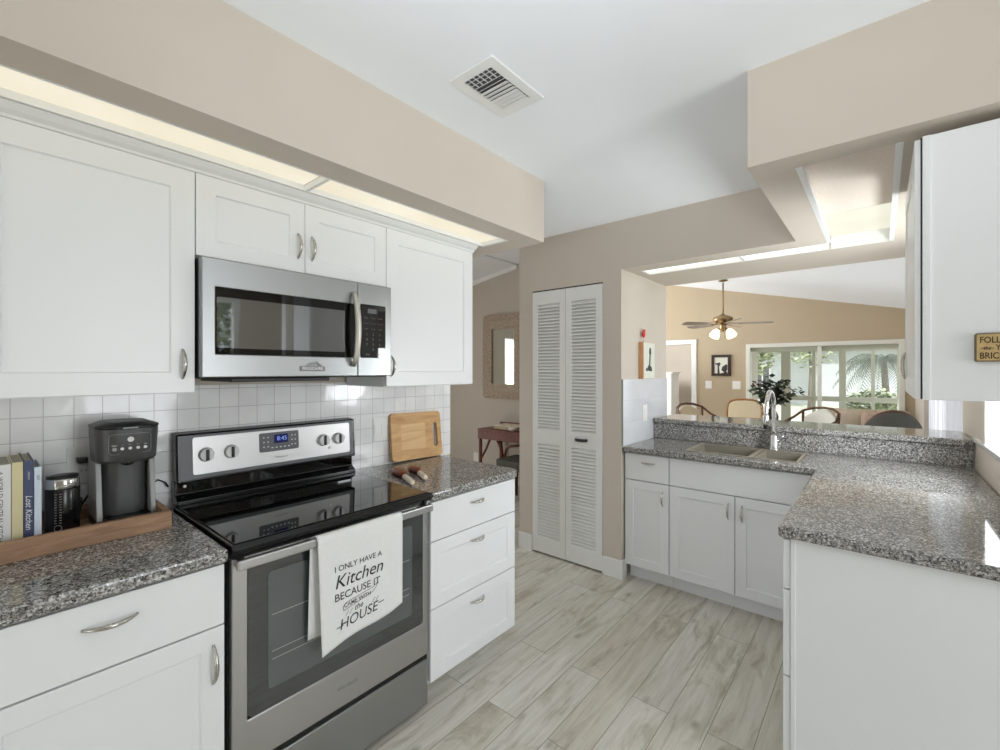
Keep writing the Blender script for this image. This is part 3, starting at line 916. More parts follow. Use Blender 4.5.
# undermount double sink
s = thing('sink', (-0.66, 3.17, 0.70), 'taupe double bowl sink with pale rim set in the granite worktop', 'sink')
def bowl(x0, x1, y0, y1, zt, zb, t=0.012, r=0.02):
    mb = MB()
    bm = mb.bm
    R = lambda a0, b0, a1, b1, z: [bm.verts.new(q) for q in ((a0, b0, z), (a1, b0, z), (a1, b1, z), (a0, b1, z))]
    rings = [R(x0, y0, x1, y1, zb), R(x0, y0, x1, y1, zt), R(x0 + t, y0 + t, x1 - t, y1 - t, zt), R(x0 + t + r, y0 + t + r, x1 - t - r, y1 - t - r, zb + t)]
    for a, b_ in zip(rings, rings[1:]):
        for k in range(4):
            bm.faces.new((a[k], a[(k + 1) % 4], b_[(k + 1) % 4], b_[k]))
    bm.faces.new(rings[0][::-1])
    bm.faces.new(rings[-1])
    return mb
for x0, x1 in ((-0.957, -0.602), (-0.582, -0.357)):
    q = bowl(x0 + .001, x1 - .001, 3.001, 3.344, 0.9135, 0.70).build('basin', 'sink_d', s, bevel=0.003)
    MB().lathe(((x0 + x1) / 2, 3.20, 0.7125), [(0.04, 0.0), (0.042, 0.003), (0.03, 0.004), (0.012, 0.002)], 20).build('drain', 'chrome', q, smooth=True)
b = MB().slab([-0.965, -0.950, -0.604, -0.580, -0.364, -0.350], [2.990, 3.004, 3.340, 3.355], [[1] * 5, [1, 0, 1, 0, 1], [1] * 5], 0.9145, 0.9185)
b.build('rim', 'sink', s, bevel=0.002)

f = thing('faucet', (-0.53, 3.385, 0.914), 'tall chrome gooseneck faucet behind the sink', 'faucet')
MB().lathe((-0.530, 3.385, 0.9145), [(0.031, 0), (0.031, 0.006), (0.025, 0.012), (0.023, 0.085), (0.018, 0.10)], 24).build('base', 'chrome', f, smooth=True)
pts = [(-0.530, 3.385, 1.0 + 0.19 * k / 5) for k in range(6)]
for k in range(1, 17):
    a = PI * k / 16
    pts.append((-0.530 - 0.012 * k / 16, 3.385 - 0.095 * (1 - math.cos(a)), 1.19 + 0.108 * math.sin(a)))
pts += [(-0.543, 3.193, 1.17), (-0.543, 3.19, 1.15)]
MB().tube(pts, 0.0125, 14).build('spout', 'chrome', f, smooth=True)
h = MB().lathe((-0.543, 3.19, 1.09), [(0.013, 0.07), (0.0165, 0.06), (0.0175, 0.012), (0.015, 0.0)], 18).build('spray_head', 'chrome', f, smooth=True)
MB().lathe((-0.543, 3.19, 1.068), [(0.012, 0.0), (0.0155, 0.006), (0.0155, 0.022)], 18).build('nozzle', 'black_plastic', h, smooth=True)
MB().tube([(-0.508, 3.385, 0.975), (-0.492, 3.38, 0.982), (-0.482, 3.372, 0.995), (-0.478, 3.366, 1.015)], [0.009, 0.007, 0.006, 0.005], 10).build('lever', 'chrome', f, smooth=True)

# ------------------------------------------------------------------ right wall run
c = cab('base_cabinet', 'white drawer cabinet at the end of the right worktop, plain side panel facing the room', (0.06, 2.05, 0), 'base cabinets of the right wall')
MB().box(-0.228, 0.376, 1.778, 2.32, 0.10, 0.874).build('carcass', 'cab', c)
MB().box(-0.17, 0.376, 1.79, 2.32, 0.0, 0.10).build('toe_kick', 'cab', c)
MB().box(-0.2285, 0.376, 1.760, 1.7775, 0.0, 0.874).box(-0.2285, -0.214, 1.757, 1.7598, 0.0, 0.874).build('side_panel', 'cab', c, bevel=0.0015)
for k, (va, vb) in enumerate(((0.704, 0.868), (0.415, 0.699), (0.104, 0.410))):
    d = (slab_front if k == 0 else shaker)(FR, 1.760, 2.318, va, vb).build('drawer', 'cab', c, bevel=0.0018)
    bow_handle(FR, 1.99, (vb - .06), 2.09, (vb - .06), d, 0.024)
c = cab('base_cabinet', 'white corner base cabinet between the drawer cabinet and the sink run', (0.06, 2.6, 0), 'base cabinets of the right wall')
MB().box(-0.228, 0.376, 2.322, 2.93, 0.10, 0.874).build('carcass', 'cab', c)
MB().box(-0.17, 0.376, 2.322, 2.93, 0.0, 0.10).build('toe_kick', 'cab', c)
d = slab_front(FR, 2.322, 2.88, 0.704, 0.868).build('drawer', 'cab', c, bevel=0.0018)
bow_handle(FR, 2.33, 0.836, 2.45, 0.836, d, 0.034)
d = shaker(FR, 2.322, 2.88, 0.104, 0.699).build('door', 'cab', c, bevel=0.0015)
bow_handle(FR, 2.36, 0.50, 2.36, 0.60, d)

c = cab('wall_cabinet', 'white wall cabinet hung over the right worktop, small gold sign on its side', (0.22, 2.07, 1.35))
MB().box(0.0905, 0.376, 1.778, 2.38, 1.347, 2.10).build('carcass', 'cab', c)
MB().box(0.0908, 0.60, 1.757, 1.7775, 1.347, 2.098).box(0.0908, 0.108, 1.752, 1.7568, 1.347, 2.098).build('side_panel', 'cab', c, bevel=0.0015)
MB().box(0.0872, 0.0903, 1.762, 2.38, 1.349, 2.098).build('gap_shade_strip', 'gap', c)  # dark strip stands in for the shade in the gap behind the door
d = shaker(FRU, 1.757, 2.385, 1.349, 2.092, t=0.013, rec=0.005).build('door', 'cab', c, bevel=0.0015)
bow_handle(FRU, 2.33, 1.40, 2.33, 1.50, d, 0.010)

# small sign on the side of that cabinet
sg = thing('sign', (0.26, 1.756, 1.454), 'small aged gold sign with dark lettering on the side of the right wall cabinet', 'sign')
FSG = lambda u, v, w_: (u, 1.7565 - w_, v)
def rrect(u0, u1, v0, v1, r, n=5):
    return arc(u1 - r, v1 - r, r, 0, 90, n) + arc(u0 + r, v1 - r, r, 90, 180, n) + arc(u0 + r, v0 + r, r, 180, 270, n) + arc(u1 - r, v0 + r, r, 270, 360, n)
MB().prism(rrect(0.193, 0.330, 1.454, 1.531, 0.006), FSG, 0.0, 0.009).build('edge', 'sign_e', sg)
MB().prism(rrect(0.1965, 0.3265, 1.4575, 1.5275, 0.004), FSG, 0.009, 0.0105).build('board', 'sign', sg)
t = MB()
for body, size, u, v, al in (('FOLLOW', 0.0235, 0.2015, 1.5115, 'LEFT'), ('YELLOW', 0.021, 0.231, 1.4915, 'LEFT'), ('BRICK ROAD', 0.0235, 0.2015, 1.4695, 'LEFT'), ('~the~', 0.013, 0.2045, 1.4905, 'LEFT')):
    put_writing(t, body, size, lambda x, y, u=u, v=v: FSG(u + x * 0.72, v + y, 0.0111), align=al, bold=0.0003)
t.build('lettering', 'ink', sg, normals=False)

# ------------------------------------------------------------------ lamp troughs
l = thing('ceiling_light', (-1.62, 0.4, 2.13), 'long recessed lamp trough above the left wall cabinets, two warm diffusers', 'ceiling light')
MB().box(-1.708, -1.532, -1.6, 0.833, 2.150, 2.154).build('diffuser', 'light_warm', l)
MB().box(-1.708, -1.532, 0.851, 1.852, 2.150, 2.154).build('diffuser', 'light_warm', l)
MB().slab([-1.7095, -1.70, -1.536, -1.5305], [-1.7, -1.6, 0.835, 0.849, 1.850, 1.8695], [[1, 1, 1], [1, 0, 1], [1, 1, 1], [1, 0, 1], [1, 1, 1]], 2.128, 2.149).build('frame', 'trim', l)
l = thing('ceiling_light', (-0.75, 3.11, 2.13), 'narrow recessed lamp trough in the soffit over the sink', 'ceiling light')
MB().box(-1.280, -0.668, 3.035, 3.195, 2.150, 2.154).build('diffuser', 'light_strip', l)
MB().box(-0.652, -0.228, 3.035, 3.195, 2.150, 2.154).build('diffuser', 'light_strip', l)
MB().box(-1.284, -0.2265, 3.0315, 3.1985, 2.156, 2.19).build('lamp_housing', 'trim', l)
MB().slab([-1.284, -1.268, -0.667, -0.653, -0.2265], [3.0315, 3.045, 3.182, 3.1985], [[1] * 4, [1, 0, 1, 0], [1] * 4], 2.1285, 2.149).build('frame', 'trim', l)
l = thing('ceiling_light', (-0.08, 2.5, 2.13), 'square recessed ceiling panel beside the right wall cabinet, half textured and half lit', 'ceiling light')
MB().box(-0.222, 0.052, 2.725, 3.195, 2.200, 2.204).build('diffuser', 'light_cool', l)
MB().box(-0.222, 0.052, 1.843, 2.720, 2.200, 2.204).build('textured_panel', 'text_panel', l)
b = MB()
b.box(-0.2245, -0.205, 1.8415, 3.029, 2.1285, 2.135).box(-0.2245, -0.218, 1.8415, 3.029, 2.135, 2.199)
b.box(0.035, 0.0545, 1.8415, 3.1985, 2.1285, 2.135).box(0.048, 0.0545, 1.8415, 3.1985, 2.135, 2.199)
b.box(-0.218, 0.048, 3.19, 3.1985, 2.1285, 2.199)
b.build('frame', 'trim', l)
MB().box(-0.2264, 0.0544, 1.8405, 3.1995, 2.206, 2.22).build('backing', 'ceil', l)

# ceiling register
v = thing('ceiling_vent', (-1.07, 1.245, 2.44), 'white louvred air vent in the kitchen ceiling', 'air vent')
MB().slab([-1.172, -1.132, -1.006, -0.966], [1.097, 1.137, 1.355, 1.395], [[1, 1, 1], [1, 0, 1], [1, 1, 1]], 2.456, 2.4628).build('frame', 'trim', v, bevel=0.003)
MB().box(-1.132, -1.006, 1.137, 1.355, 2.4618, 2.4628).build('duct', 'dkgrey', v)
for k in range(11):
    y = 1.148 + k * 0.0197
    a = math.radians(34 if k < 4 else 64 if k < 7 else 80)
    dy, dz = 0.0104 * math.sin(a), 0.0085 * math.cos(a)
    MB().hexa([(-1.132, y - dy, 2.4535 - dz * .3), (-1.006, y - dy, 2.4535 - dz * .3), (-1.006, y - dy + .002, 2.4535 - dz * .3), (-1.132, y - dy + .002, 2.4535 - dz * .3),
               (-1.132, y + dy, 2.4545 + dz * .8), (-1.006, y + dy, 2.4545 + dz * .8), (-1.006, y + dy + .002, 2.4545 + dz * .8), (-1.132, y + dy + .002, 2.4545 + dz * .8)]).build('louver', 'trim', v)
for k in range(5):
    x = -1.112 + k * 0.0215
    MB().box(x - .001, x + .001, 1.137, 1.19, 2.4575, 2.4615).build('deflector', 'trim', v)

# ------------------------------------------------------------------ range
r = thing('range', (-1.78, 0.87, 0), 'stainless electric range with black glass cooktop and a towel on its door', 'range')
Y0, Y1 = 0.492, 1.251
MB().box(-2.03, -1.485, Y0, Y1, 0.03, 0.885).build('body', 'black', r, bevel=0.002)
b = MB()
b.prism([(-2.03, 0.885), (-1.462, 0.885), (-1.440, 0.893), (-1.436, 0.905), (-1.446, 0.917), (-2.03, 0.917)], lambda u, v_, w_: (u, w_, v_), Y0 - .002, Y1 + .002)
b.build('cooktop_trim', 'black', r, bevel=0.002)
g = MB().box(-2.00, -1.452, Y0 + .008, Y1 - .008, 0.9172, 0.9205).build('cooktop_glass', 'black_glass', r, bevel=0.0015)
# oven door: steel frame around dark glass
F = lambda u, v_, w_: (-1.46 + w_, u, v_)
b = MB().slab([Y0 + .004, 0.540, 1.222, Y1 - .004], [0.235, 0.372, 0.842, 0.870], [[1, 1, 1], [1, 0, 1], [1, 1, 1]], -0.025, 0.0)
for q in b.bm.verts:
    q.co = Vector((-1.46 + q.co.z, q.co.x, q.co.y))
door = b.build('oven_door', 'steel_l', r, bevel=0.003)
MB().prism(rrect(0.541, 1.221, 0.373, 0.8415, 0.02), F, -0.02, -0.002).build('door_glass', 'oven_glass', door)
iw = MB().prism(rrect(0.600, 1.165, 0.432, 0.800, 0.012), F, -0.0018, -0.0008).build('inner_window', 'oven_inner', door)
for z_ in (0.52, 0.545, 0.66):
    MB().box(-1.4608, -1.4606, 0.612, 1.150, z_, z_ + 0.003).build('rack_line', 'greyp', iw)
hb = MB().box(-1.432, -1.414, 0.497, 1.240, 0.847, 0.877).build('handle', 'steel_l', r, bevel=0.005)
for y in (0.515, 1.215):
    MB().box(-1.460, -1.432, y - .012, y + .012, 0.850, 0.874).build('bracket', 'steel_l', hb, bevel=0.002)
MB().box(-1.49, -1.466, Y0 + .004, Y1 - .004, 0.205, 0.238).build('recess', 'black', r)
dr = slab_front(F, Y0 + .004, Y1 - .004, 0.025, 0.214, 0.024).build('warming_drawer', 'steel', r, bevel=0.003)
MB().box(-2.02, -1.50, Y0 + .01, Y1 - .01, 0.0, 0.03).build('plinth', 'black_plastic', r)
# backguard
b = MB().prism([(-2.088, 0.9172), (-2.012, 0.9172), (-2.012, 0.935), (-2.045, 0.955), (-2.045, 1.005), (-2.088, 1.005)], lambda u, v_, w_: (u, w_, v_), Y0 + .006, Y1 - .003)
bg = b.build('backguard', 'black', r, bevel=0.002)
MB().box(-2.0448, -2.0435, Y0 + .012, Y1 - .012, 0.958, 1.002).build('riser_plate', 'black_glass', bg)
b = MB().prism([(-2.088, 1.000), (-2.026, 1.000), (-2.038, 1.186), (-2.088, 1.192)], lambda u, v_, w_: (u, w_, v_), 0.500, 1.256)
hd = b.build('control_head', 'black', r, bevel=0.006)
FB = lambda u, v_, w_: (-2.0262 - (v_ - 1.0) * 0.0645 + w_, u, v_)
MB().prism(rrect(0.512, 1.246, 1.012, 1.179, 0.008), FB, 0.0, 0.0012).build('surround', 'dkgrey', hd)
pn = MB().prism(rrect(0.553, 1.224, 1.026, 1.170, 0.008), FB, 0.0012, 0.003).build('control_panel', 'steel_l', hd)
for y in (0.598, 0.688, 1.086, 1.164):
    k = MB()
    k.lathe((FB(0, 1.100, 0.003)[0], y, 1.100), [(0.0275, 0.0), (0.0275, 0.004), (0.025, 0.017), (0.023, 0.019)], 28, axis=0)
    kb = k.build('knob', 'print_w', hd, smooth=False, bevel=0.001)
    MB().box(FB(0, 1.1, 0.0218)[0], FB(0, 1.1, 0.026)[0], y - .006, y + .006, 1.078, 1.122).build('grip', 'black_plastic', kb, bevel=0.002)
dp = MB().prism(rrect(0.797, 0.967, 1.078, 1.160, 0.007), FB, 0.003, 0.005).build('display_panel', 'dkgrey', hd)
MB().prism(rrect(0.858, 0.918, 1.112, 1.149, 0.003), FB, 0.005, 0.0058).build('screen', 'blue_lcd', dp)
t = MB()
put_writing(t, '8:45', 0.026, lambda x, y: FB(0.892 + x, 1.131 + y, 0.0062))
t.build('digits', 'lcd_text', dp, normals=False)
t = MB()
for u in (0.815, 0.833, 0.936, 0.951):
    for v_ in (1.100, 1.120, 1.140):
        t.prism([(u - .003, v_ - .002), (u + .003, v_ - .002), (u + .003, v_ + .002), (u - .003, v_ + .002)], FB, 0.005, 0.0054)
for k in range(5):
    u = 0.850 + k * 0.018
    t.prism([(u - .004, 1.092), (u + .004, 1.092), (u + .004, 1.096), (u - .004, 1.096)], FB, 0.005, 0.0054)
t.build('button_marks', 'print_w', dp)
t = MB()
put_writing(t, 'Whirlpool', 0.013, lambda x, y: FB(0.888 + x, 1.050 + y, 0.0034))
t.build('lettering', 'print_g', pn, normals=False)
t = MB()
put_writing(t, 'Whirlpool', 0.019, lambda x, y: F(0.872 + x, 0.303 + y, 0.0006))
t.build('lettering', 'print_g', door, normals=False)
MB().lathe((FB(0, 1.048, .003)[0], 1.118, 1.060), [(0.007, 0), (0.006, 0.003)], 14, axis=0).build('indicator', 'print_w', hd)
MB().lathe((-2.0435, 0.530, 0.985), [(0.006, 0), (0.005, 0.004)], 12, axis=0).build('bolt', 'print_w', bg)

# tea towel over the oven handle
tw = thing('tea_towel', (-1.41, 0.9, 0.48), 'white cotton tea towel with black lettering hung over the oven door handle', 'tea towel')
def towel_x(u, s):
    return 0.004 * math.sin(u * 7.0 + 0.6) * (1 - s) + 0.006 * math.sin(u * 3.1 + 1.0) * (1 - s)
def towel(u, v):
    # v 0..1: front hem up over the bar and down the back
    y = 0.733 + 0.342 * u
    hem = 0.486 + 0.052 * u + 0.010 * math.sin(u * 6.2)
    top = 0.8805
    if v < 0.72:
        s = v / 0.72
        z = hem + (top - 0.006 - hem) * s
        return (-1.409 + towel_x(u, s) * 1.0 + 0.002, y + 0.012 * (1 - u) * (1 - s), z)
    if v < 0.80:
        a = PI * (v - 0.72) / 0.08
        return (-1.4225 + 0.0145 * math.cos(a), y, top - 0.006 + 0.008 * math.sin(a))
    s = (v - 0.80) / 0.20
    return (-1.437 - 0.004 * s + 0.002 * math.sin(u * 9), y - 0.010 - 0.006 * s, top - 0.006 - 0.335 * s)
cl = MB().grid(towel, 40, 50).build('cloth', 'towel', tw, smooth=True)
sm = cl.modifiers.new('thickness', 'SOLIDIFY')
sm.thickness = 0.0025
sm.offset = 0
def on_towel(y, z):
    u = (y - 0.733) / 0.342
    hem = 0.486 + 0.052 * u + 0.010 * math.sin(u * 6.2)
    s = (z - hem) / (0.8745 - hem)
    return (-1.409 + towel_x(u, s) + 0.002 + 0.0026, y, z)
t = MB()
for body, size, y, z, kw in (('I ONLY HAVE A', 0.0275, 0.893, 0.757, {}), ('Kitchen', 0.063, 0.895, 0.711, dict(shear=0.25)),
                             ('BECAUSE IT', 0.0355, 0.889, 0.661, {}), ('CAME WITH', 0.020, 0.887, 0.626, {}),
                             ('the', 0.028, 0.890, 0.602, dict(shear=0.3)), ('HOUSE', 0.049, 0.892, 0.567, dict(shear=0.15))):
    put_writing(t, body, size, lambda x, yy, y=y, z=z: on_towel(y - 0.008 + x, z + yy + (0.0 if z > 0.65 else 0.03) * x), bold=0.0001, **kw)
def stroke(pts, wd=0.0016):
    for (a0, b0), (a1, b1) in zip(pts, pts[1:]):
        dx, dy = a1 - a0, b1 - b0
        L = math.hypot(dx, dy) or 1
        nx, ny = -dy / L * wd / 2, dx / L * wd / 2
        t.quad(on_towel(a0 + nx, b0 + ny), on_towel(a1 + nx, b1 + ny), on_towel(a1 - nx, b1 - ny), on_towel(a0 - nx, b0 - ny))
rib = [(0.822, 0.610), (0.820, 0.626), (0.832, 0.634), (0.940, 0.645), (0.962, 0.655), (0.955, 0.640), (0.942, 0.629), (0.835, 0.612), (0.822, 0.610)]
stroke(rib)
stroke([(0.795, 0.560), (0.820, 0.562)], 0.003)
stroke([(0.966, 0.577), (0.990, 0.580)], 0.003)
for x in (0.83, 0.845, 0.94, 0.955):
    stroke([(x, 0.590), (x + 0.012, 0.606)])
t.build('lettering', 'print_k', tw, normals=False)

# ------------------------------------------------------------------ over-the-range microwave
m = thing('microwave', (-1.9, 0.865, 1.40), 'stainless over-the-range microwave between the wall cabinets', 'microwave')
A0, A1, B0, B1 = 0.488, 1.236, 1.408, 1.808
MB().box(-2.088, -1.736, A0, A1, B0 - .004, B1).build('body', 'black_plastic', m, bevel=0.003)
MB().box(-2.06, -1.735, A0 + .10, A1 - .28, B0 - .018, B0 - .0045).build('grease_filter', 'black_plastic', m, bevel=0.002)
FM = lambda u, v_, w_: (-1.70 + w_, u, v_)
yd = 1.066
b = MB().slab([A0, 0.528, 1.052, yd - .001], [B0, 1.486, 1.713, B1], [[1, 1, 1], [1, 0, 1], [1, 1, 1]], -0.034, 0.0)
for q in b.bm.verts:
    q.co = Vector((-1.70 + q.co.z, q.co.x, q.co.y))
dm = b.build('door', 'steel', m, bevel=0.003)
MB().box(-1.730, -1.7015, 0.5285, 1.0515, 1.4865, 1.7125).build('door_border', 'mw_border', dm)
MB().prism(rrect(0.532, 1.005, 1.508, 1.680, 0.006), FM, -0.0012, -0.0004).build('window', 'mw_glass', dm)
h = MB()
pts = [FM(1.040, 1.452 + 0.306 * k / 16, 0.008 + 0.036 * math.sin(PI * k / 16) ** 0.6) for k in range(17)]
h.tube(pts, [0.0095 + 0.004 * math.sin(PI * k / 16) for k in range(17)], 12)
h.build('handle', 'handle_metal', m, smooth=True)
pm = MB().box(-1.734, -1.70, yd + .001, A1, B0, B1).build('control_side', 'steel', m, bevel=0.003)
kp = MB().prism(rrect(1.077, 1.204, 1.486, 1.718, 0.006), FM, 0.0003, 0.0018).build('keypad', 'black_glass', pm)
MB().prism(rrect(1.112, 1.158, 1.680, 1.700, 0.002), FM, 0.0018, 0.0022).build('screen', 'dkgrey', kp)
t = MB()
for i in range(3):
    for j in range(3):
        put_writing(t, str(j * 3 + i + 1), 0.015, lambda x, y, i=i, j=j: FM(1.108 + i * .032 + x, 1.588 - j * .022 + y, 0.0022))
put_writing(t, '0', 0.015, lambda x, y: FM(1.140 + x, 1.522 + y, 0.0022))
for i, wd in enumerate(('Pizza', 'Potato', 'Reheat')):
    put_writing(t, wd, 0.0085, lambda x, y, i=i: FM(1.104 + i * .036 + x, 1.660 + y, 0.0022))
for i, wd in enumerate(('Popcorn', 'Defrost', 'Beverage')):
    put_writing(t, wd, 0.0075, lambda x, y, i=i: FM(1.104 + i * .036 + x, 1.636 + y, 0.0022))
for i, wd in enumerate(('Cook', 'Power', 'Clock')):
    put_writing(t, wd, 0.0085, lambda x, y, i=i: FM(1.104 + i * .036 + x, 1.612 + y, 0.0022))
for i, wd in enumerate(('Stop', 'Start')):
    put_writing(t, wd, 0.011, lambda x, y, i=i: FM(1.112 + i * .055 + x, 1.502 + y, 0.0022))
t.build('lettering', 'print_g', kp, normals=False)
bd = MB().prism(rrect(0.814, 0.916, 1.429, 1.448, 0.004), FM, 0.0003, 0.002).build('badge', 'print_g', dm)
t = MB()
put_writing(t, 'FRIGIDAIRE', 0.0165, lambda x, y: FM(0.865 + x, 1.4385 + y, 0.0024), bold=0.0003)
t.build('lettering', 'print_w', bd, normals=False)
t = MB()
for k in range(4):
    u = 0.838 + k * 0.010
    t.prism([(u, 1.449), (u + .0035, 1.449), (u + .017, 1.462 + .002 * k), (u + .0135, 1.462 + .002 * k)], FM, 0.0003, 0.0015)
t.prism([(0.885, 1.449), (0.905, 1.449), (0.884, 1.4655), (0.880, 1.4655)], FM, 0.0003, 0.0015)
t.build('crest', 'print_g', bd)

# ------------------------------------------------------------------ tray with books, canister, coffee maker
tr = thing('tray', (-1.92, 0.19, 0.914), 'long weathered wooden tray holding the books and coffee maker', 'tray')
MB().box(-1.795, -1.775, -0.045, 0.425, 0.9145, 0.972).build('long_side', 'tray', tr, bevel=0.002)
MB().box(-2.085, -2.067, -0.045, 0.425, 0.9145, 0.972).build('long_side', 'tray', tr, bevel=0.002)
MB().box(-2.0665, -1.7955, 0.407, 0.425, 0.9145, 0.972).build('end_board', 'tray', tr, bevel=0.002)
MB().box(-2.0665, -1.7955, -0.045, -0.027, 0.9145, 0.972).build('end_board', 'tray', tr, bevel=0.002)
MB().box(-2.0665, -1.7955, -0.0265, 0.4065, 0.9145, 0.926).build('base', 'tray', tr)
ZT = 0.9265

def book(lab, y0, y1, h, dep, cover, spine_text=None, size=0.02, ink='print_k', shear=0.0, x1=-1.852, extra=None):
    t_ = y1 - y0
    o = thing('book', (x1 - dep / 2, (y0 + y1) / 2, ZT), lab, 'book', 'books in the wooden tray')
    c_ = 0.0025
    cv = MB()
    cv.box(x1 - dep, x1 - c_, y0, y0 + c_, ZT, ZT + h).box(x1 - dep, x1 - c_, y1 - c_, y1, ZT, ZT + h).box(x1 - c_, x1, y0, y1, ZT, ZT + h)
    cov = cv.build('cover', cover, o, bevel=0.0008)
    MB().box(x1 - dep + .004, x1 - c_ - .0003, y0 + c_ + .0003, y1 - c_ - .0003, ZT + .004, ZT + h - .004).build('pages', M['paper'], o)
    if spine_text:
        t2 = MB()
        ym = (y0 + y1) / 2
        for (txt, sz, zc) in spine_text:
            put_writing(t2, txt, sz, lambda x, y, zc=zc: (x1 + .0004, ym + y, zc - x), shear=shear)
        t2.build('lettering', ink, cov, normals=False)
    if extra:
        extra(cov, x1, y0, y1, h)
M['paper'] = mat('book_pages', srgb(170, 164, 152), 0.9, noise=0.08, scale=200)
M['bk_white'] = mat('book_cover_white', srgb(222, 222, 222), 0.5, noise=0.02)
M['bk_cream'] = mat('book_cover_cream', srgb(214, 204, 162), 0.55, noise=0.03)
M['bk_blue'] = mat('book_cover_blue', srgb(66, 76, 108), 0.55, noise=0.05)
M['bk_pale'] = mat('book_cover_pale_blue', srgb(206, 218, 230), 0.5, noise=0.03)
book('thick white cookbook with black spine lettering, leftmost in the tray', 0.028, 0.0705, 0.243, 0.205, 'bk_white',
     [('A WORLD CENTRAL KITCHEN', 0.0155, ZT + 0.118), ('cookbook', 0.008, ZT + 0.022)], extra=None)
book('cream coloured book between the white and the navy books', 0.0715, 0.0935, 0.246, 0.20, 'bk_cream')
book('navy blue book with white script on its spine', 0.0945, 0.1145, 0.248, 0.195, 'bk_blue', [('Lost Kitchen', 0.019, ZT + 0.10), ('FRENCH', 0.006, ZT + 0.205)], ink='print_w', shear=0.3)
book('thin pale blue book beside the black canister', 0.1155, 0.1305, 0.226, 0.18, 'bk_pale', [('EAT', 0.008, ZT + 0.195)], ink='print_k')

cn = thing('canister', (-1.91, 0.178, ZT), 'black insulated canister with a chrome top band, between books and coffee maker', 'canister')
cx, cy = -1.905, 0.179
MB().lathe((cx, cy, ZT), [(0.036, 0), (0.0395, 0.003), (0.0395, 0.145), (0.038, 0.148)], 36).build('body', 'black', cn, smooth=True)
MB().lathe((cx, cy, ZT + .1485), [(0.0385, 0), (0.0392, 0.002), (0.0392, 0.026), (0.037, 0.030)], 36).build('rim', 'chrome', cn, smooth=True)
MB().lathe((cx, cy, ZT + .179), [(0.037, 0), (0.036, 0.006), (0.02, 0.009), (0.004, 0.010)], 36).build('lid', 'black_plastic', cn, smooth=True)
b = MB()
for k in range(12):
    a = math.radians(5)
    z = ZT + 0.048 + k * 0.0078
    hw = 0.008
    b.prism([(-hw, z), (hw, z), (hw, z + .0022), (-hw, z + .0022)], lambda u, v_, w_: (cx + 0.0392 * math.cos(-.35 + u / .0395) + w_ * .9, cy + 0.0392 * math.sin(-.35 + u / .0395), v_), 0.0, 0.001)
b.build('level_marks', 'print_g', cn)
b = MB()
for k in range(20):
    a = 2 * PI * k / 20
    b2 = 2 * PI * (k + 1) / 20
    pr = lambda r_, q: (cx + 0.0399 * math.cos(-.35 + r_ * math.cos(q) / .0395), cy + 0.0399 * math.sin(-.35 + r_ * math.cos(q) / .0395), ZT + .034 + r_ * math.sin(q))
    b.quad(pr(.0095, a), pr(.0095, b2), pr(.0075, b2), pr(.0075, a))
b.build('emblem', 'print_g', cn, normals=False)

cm = thing('coffee_maker', (-1.94, 0.33, ZT), 'charcoal single-serve coffee maker standing at the right end of the tray', 'coffee maker')
def rsec(x0, x1, y0, y1, r, n=10):
    return rrect(x0, x1, y0, y1, r, n)
def loft(secs, name, m_, parent, bevel=0.0):
    """skin a stack of equal-length outlines [(poly, z)]"""
    mb = MB()
    rings = [[mb.bm.verts.new((u, v_, z)) for u, v_ in p] for p, z in secs]
    n = len(rings[0])
    for a, b_ in zip(rings, rings[1:]):
        for k in range(n):
            mb.bm.faces.new((a[k], a[(k + 1) % n], b_[(k + 1) % n], b_[k]))
    mb.bm.faces.new(rings[0][::-1])
    mb.bm.faces.new(rings[-1])
    return mb.build(name, m_, parent, bevel=bevel, smooth='angle')
y0, y1 = 0.252, 0.410
loft([(rsec(-2.055, -1.835, y0 + .002, y1 - .002, .035), ZT), (rsec(-2.055, -1.833, y0, y1, .035), ZT + .012), (rsec(-2.055, -1.836, y0 + .003, y1 - .003, .035), ZT + .022)], 'base', 'black_plastic', cm)
loft([(rsec(-2.055, -1.912, y0 + .018, y1 - .018, .045), ZT + .0225), (rsec(-2.055, -1.912, y0 + .018, y1 - .018, .045), ZT + .2072)], 'column', 'char', cm, 0.002)
for ya, yb in ((y0 + .002, y0 + .0175), (y1 - .0175, y1 - .002)):
    MB().hexa([(-2.05, ya, ZT + .0225), (-1.885, ya, ZT + .0225), (-1.885, yb, ZT + .0225), (-2.05, yb, ZT + .0225),
               (-2.05, ya, ZT + .207), (-1.915, ya, ZT + .207), (-1.915, yb, ZT + .207), (-2.05, yb, ZT + .207)]).build('side_arm', 'greyp', cm, bevel=0.003)
hs = [(rsec(-2.045, -1.852, y0 + .006, y1 - .006, .055), ZT + .2075), (rsec(-2.045, -1.845, y0 + .001, y1 - .001, .055), ZT + .217),
      (rsec(-2.045, -1.841, y0 - .003, y1 + .003, .055), ZT + .30), (rsec(-2.045, -1.841, y0 - .003, y1 + .003, .055), ZT + .318)]
hd = loft(hs, 'head', 'char', cm, 0.0015)
loft([(rsec(-2.045, -1.838, y0 - .005, y1 + .005, .058), ZT + .3185), (rsec(-2.045, -1.838, y0 - .005, y1 + .005, .058), ZT + .326), (rsec(-2.03, -1.86, y0 + .018, y1 - .018, .05), ZT + .336)], 'lid', 'black_plastic', cm, 0.002)
MB().box(-1.8375, -1.832, 0.308, 0.350, ZT + .316, ZT + .325).build('latch', 'black', cm, bevel=0.002)
ov = MB().lathe((-1.882, 0.331, ZT + .0222), [(0.058, 0), (0.060, 0.004), (0.060, 0.008), (0.052, 0.009), (0.050, 0.0065), (0.003, 0.0065)], 32).build('drip_tray', 'black', cm, smooth=True)
